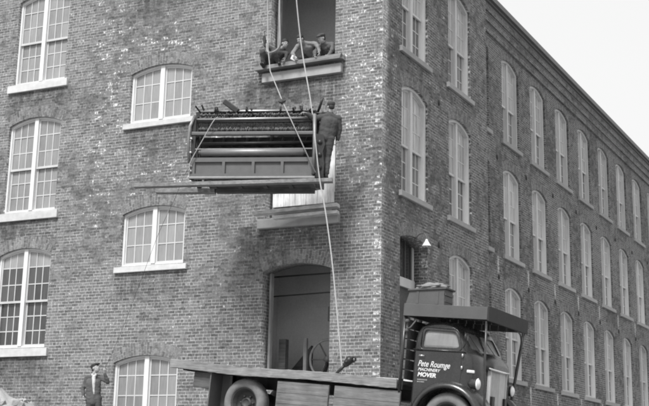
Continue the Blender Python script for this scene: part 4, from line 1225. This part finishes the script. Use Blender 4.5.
# three men at the top doorway
G = 'men crouching in the top doorway'
person('man in dark clothes sitting at the left jamb of the top doorway, hand raised', (-2.87, -.10, 10.58), .25, dict(
    head=(.30, -.14, .56), neck=(.20, -.05, .47), chest=(.10, .0, .38), pelvis=(-.10, .05, .16), s0=(-.02, .02, .46), s1=(.22, .02, .44),
    e0=(-.22, -.06, .58), w0=(-.25, -.1, .82), hd0=(-.02, 0, .1), hn0=(1, 0, 0), e1=(.36, -.14, .30), w1=(.34, -.22, .15), hn1=(-1, 0, 0), curl=1.1,
    h0=(-.16, .02, .16), h1=(-.02, .0, .16), k0=(-.22, -.28, .33), k1=(.08, -.30, .28), a0=(-.22, -.18, .06), a1=(.16, -.12, .06), t0=(-.24, -.3, .03), t1=(.2, -.26, .03)),
    top='cloth_dark', legs='cloth_dark', hat=None, face=(.6, -.7, -.2), group=None)
person('man in a pale shirt stooping over the middle of the top doorway platform', (-2.05, .02, 10.55), .1, dict(
    head=(-.06, -.25, .61), neck=(-.02, -.15, .56), chest=(.03, -.02, .49), pelvis=(.06, .26, .34), s0=(-.20, -.06, .52), s1=(.24, -.04, .54),
    e0=(-.28, -.18, .30), w0=(-.18, -.28, .14), hn0=(1, 0, 0), e1=(.38, -.14, .40), w1=(.42, -.2, .26), hn1=(-1, 0, 0), curl=.9,
    h0=(-.04, .26, .34), h1=(.16, .26, .34), k0=(-.12, -.02, .22), k1=(.24, -.02, .22), a0=(-.12, .32, .06), a1=(.24, .32, .06), t0=(-.12, .2, .03), t1=(.24, .2, .03)),
    top='cloth_light', legs='cloth_dark', face=(-.25, -.8, -.5), sleeves=.95)
person('man in grey clothes crouching at the right side of the top doorway', (-1.53, .06, 10.58), -.1, dict(
    head=(.0, -.22, .55), neck=(.02, -.12, .46), chest=(.02, .0, .38), pelvis=(.02, .2, .22), s0=(-.16, -.02, .44), s1=(.18, -.02, .44),
    e0=(-.22, -.16, .26), w0=(-.14, -.26, .12), hn0=(1, 0, 0), e1=(.24, -.12, .24), w1=(.2, -.2, .1), hn1=(-1, 0, 0), curl=.9,
    h0=(-.07, .2, .22), h1=(.1, .2, .22), k0=(-.14, -.1, .34), k1=(.16, -.1, .34), a0=(-.14, .06, .07), a1=(.16, .06, .07), t0=(-.15, -.1, .03), t1=(.17, -.1, .03)),
    top='cloth_grey', legs='cloth_dark', hat='cloth_dark', face=(-.2, -.85, -.35))
bm = BM(); 
f = box(bm, -.07, .07, -.02, .02, -.055, .055, bev=.015)
o = tag(obj('rag', bm, M['paper']), 'small white rag hanging over the edge of the top platform', 'rag'); o.location = (-2.24, -.26, 10.70); o.rotation_euler = (.2, .5, .2)

# ------------------------------------------------------------------ world, sun, camera
W = bpy.data.worlds.new('World'); SC.world = W; W.use_nodes = True
nt = W.node_tree; bg = nt.nodes['Background']
SUN_EL, SUN_AZ = math.radians(53), math.atan2(.0, -1.0)      # direction towards the sun in plan (x, y)
sky = nt.nodes.new('ShaderNodeTexSky'); sky.sky_type = 'NISHITA'; sky.sun_disc = False
sky.sun_elevation = SUN_EL; sky.sun_rotation = SUN_AZ; sky.dust_density = 4.0; sky.air_density = 1.2
b2 = nt.nodes.new('ShaderNodeRGBToBW'); nt.links.new(sky.outputs[0], b2.inputs[0])
# a thin even veil of cloud evens the sky out, faintly mottled
tc = nt.nodes.new('ShaderNodeTexCoord'); nz = nt.nodes.new('ShaderNodeTexNoise'); nz.inputs['Scale'].default_value = 2.2; nz.inputs['Detail'].default_value = 5
nt.links.new(tc.outputs['Generated'], nz.inputs['Vector'])
cl_ = nt.nodes.new('ShaderNodeMath'); cl_.operation = 'MULTIPLY_ADD'; nt.links.new(nz.outputs[0], cl_.inputs[0]); cl_.inputs[1].default_value = .6; cl_.inputs[2].default_value = 6.6
mx = nt.nodes.new('ShaderNodeMix'); mx.data_type = 'FLOAT'; mx.inputs[0].default_value = .78
nt.links.new(b2.outputs[0], mx.inputs[2]); nt.links.new(cl_.outputs[0], mx.inputs[3])
cc = nt.nodes.new('ShaderNodeCombineColor')
for i in range(3): nt.links.new(mx.outputs[0], cc.inputs[i])
nt.links.new(cc.outputs[0], bg.inputs['Color']); bg.inputs['Strength'].default_value = .05

sl_ = bpy.data.lights.new('sun', 'SUN'); sl_.energy = 1.5; sl_.angle = math.radians(15); sl_.color = (1, 1, 1)
so = bpy.data.objects.new('sun', sl_); COL.objects.link(so)
dv = Vector((math.cos(SUN_EL) * math.sin(SUN_AZ), math.cos(SUN_EL) * math.cos(SUN_AZ), math.sin(SUN_EL)))
so.rotation_euler = dv.to_track_quat('Z', 'Y').to_euler(); so.location = dv * 60

cam = bpy.data.cameras.new('camera'); co = bpy.data.objects.new('camera', cam); COL.objects.link(co); SC.camera = co
C_, yaw, pit, roll, fpx, ppy = Vector((11.2878, -25.0185, 1.0)), -.4719, .2502, .0209, 1232.58, -44.13
fw = Vector((math.sin(yaw) * math.cos(pit), math.cos(yaw) * math.cos(pit), math.sin(pit)))
r_ = Vector((math.cos(yaw), -math.sin(yaw), 0)); u_ = r_.cross(fw)
r2 = r_ * math.cos(roll) + u_ * math.sin(roll); u2 = u_ * math.cos(roll) - r_ * math.sin(roll)
co.matrix_world = Matrix(((r2.x, u2.x, -fw.x, C_.x), (r2.y, u2.y, -fw.y, C_.y), (r2.z, u2.z, -fw.z, C_.z), (0, 0, 0, 1)))
cam.sensor_width = 36; cam.sensor_fit = 'HORIZONTAL'; cam.lens = fpx / 649 * 36; cam.shift_y = ppy / 649
cam.clip_start = .1; cam.clip_end = 2000
SC.view_settings.view_transform = 'Standard'; SC.view_settings.look = 'None'; SC.view_settings.gamma = 1; SC.view_settings.exposure = 1.64
SC.view_settings.use_curve_mapping = False
SC.cycles.pixel_filter_type = 'BLACKMAN_HARRIS'; SC.cycles.filter_width = 2.0
SC.cycles.max_bounces = 10; SC.cycles.diffuse_bounces = 8; SC.cycles.use_denoising = True; SC.cycles.denoiser = 'OPENIMAGEDENOISE'; SC.cycles.denoising_prefilter = 'ACCURATE'
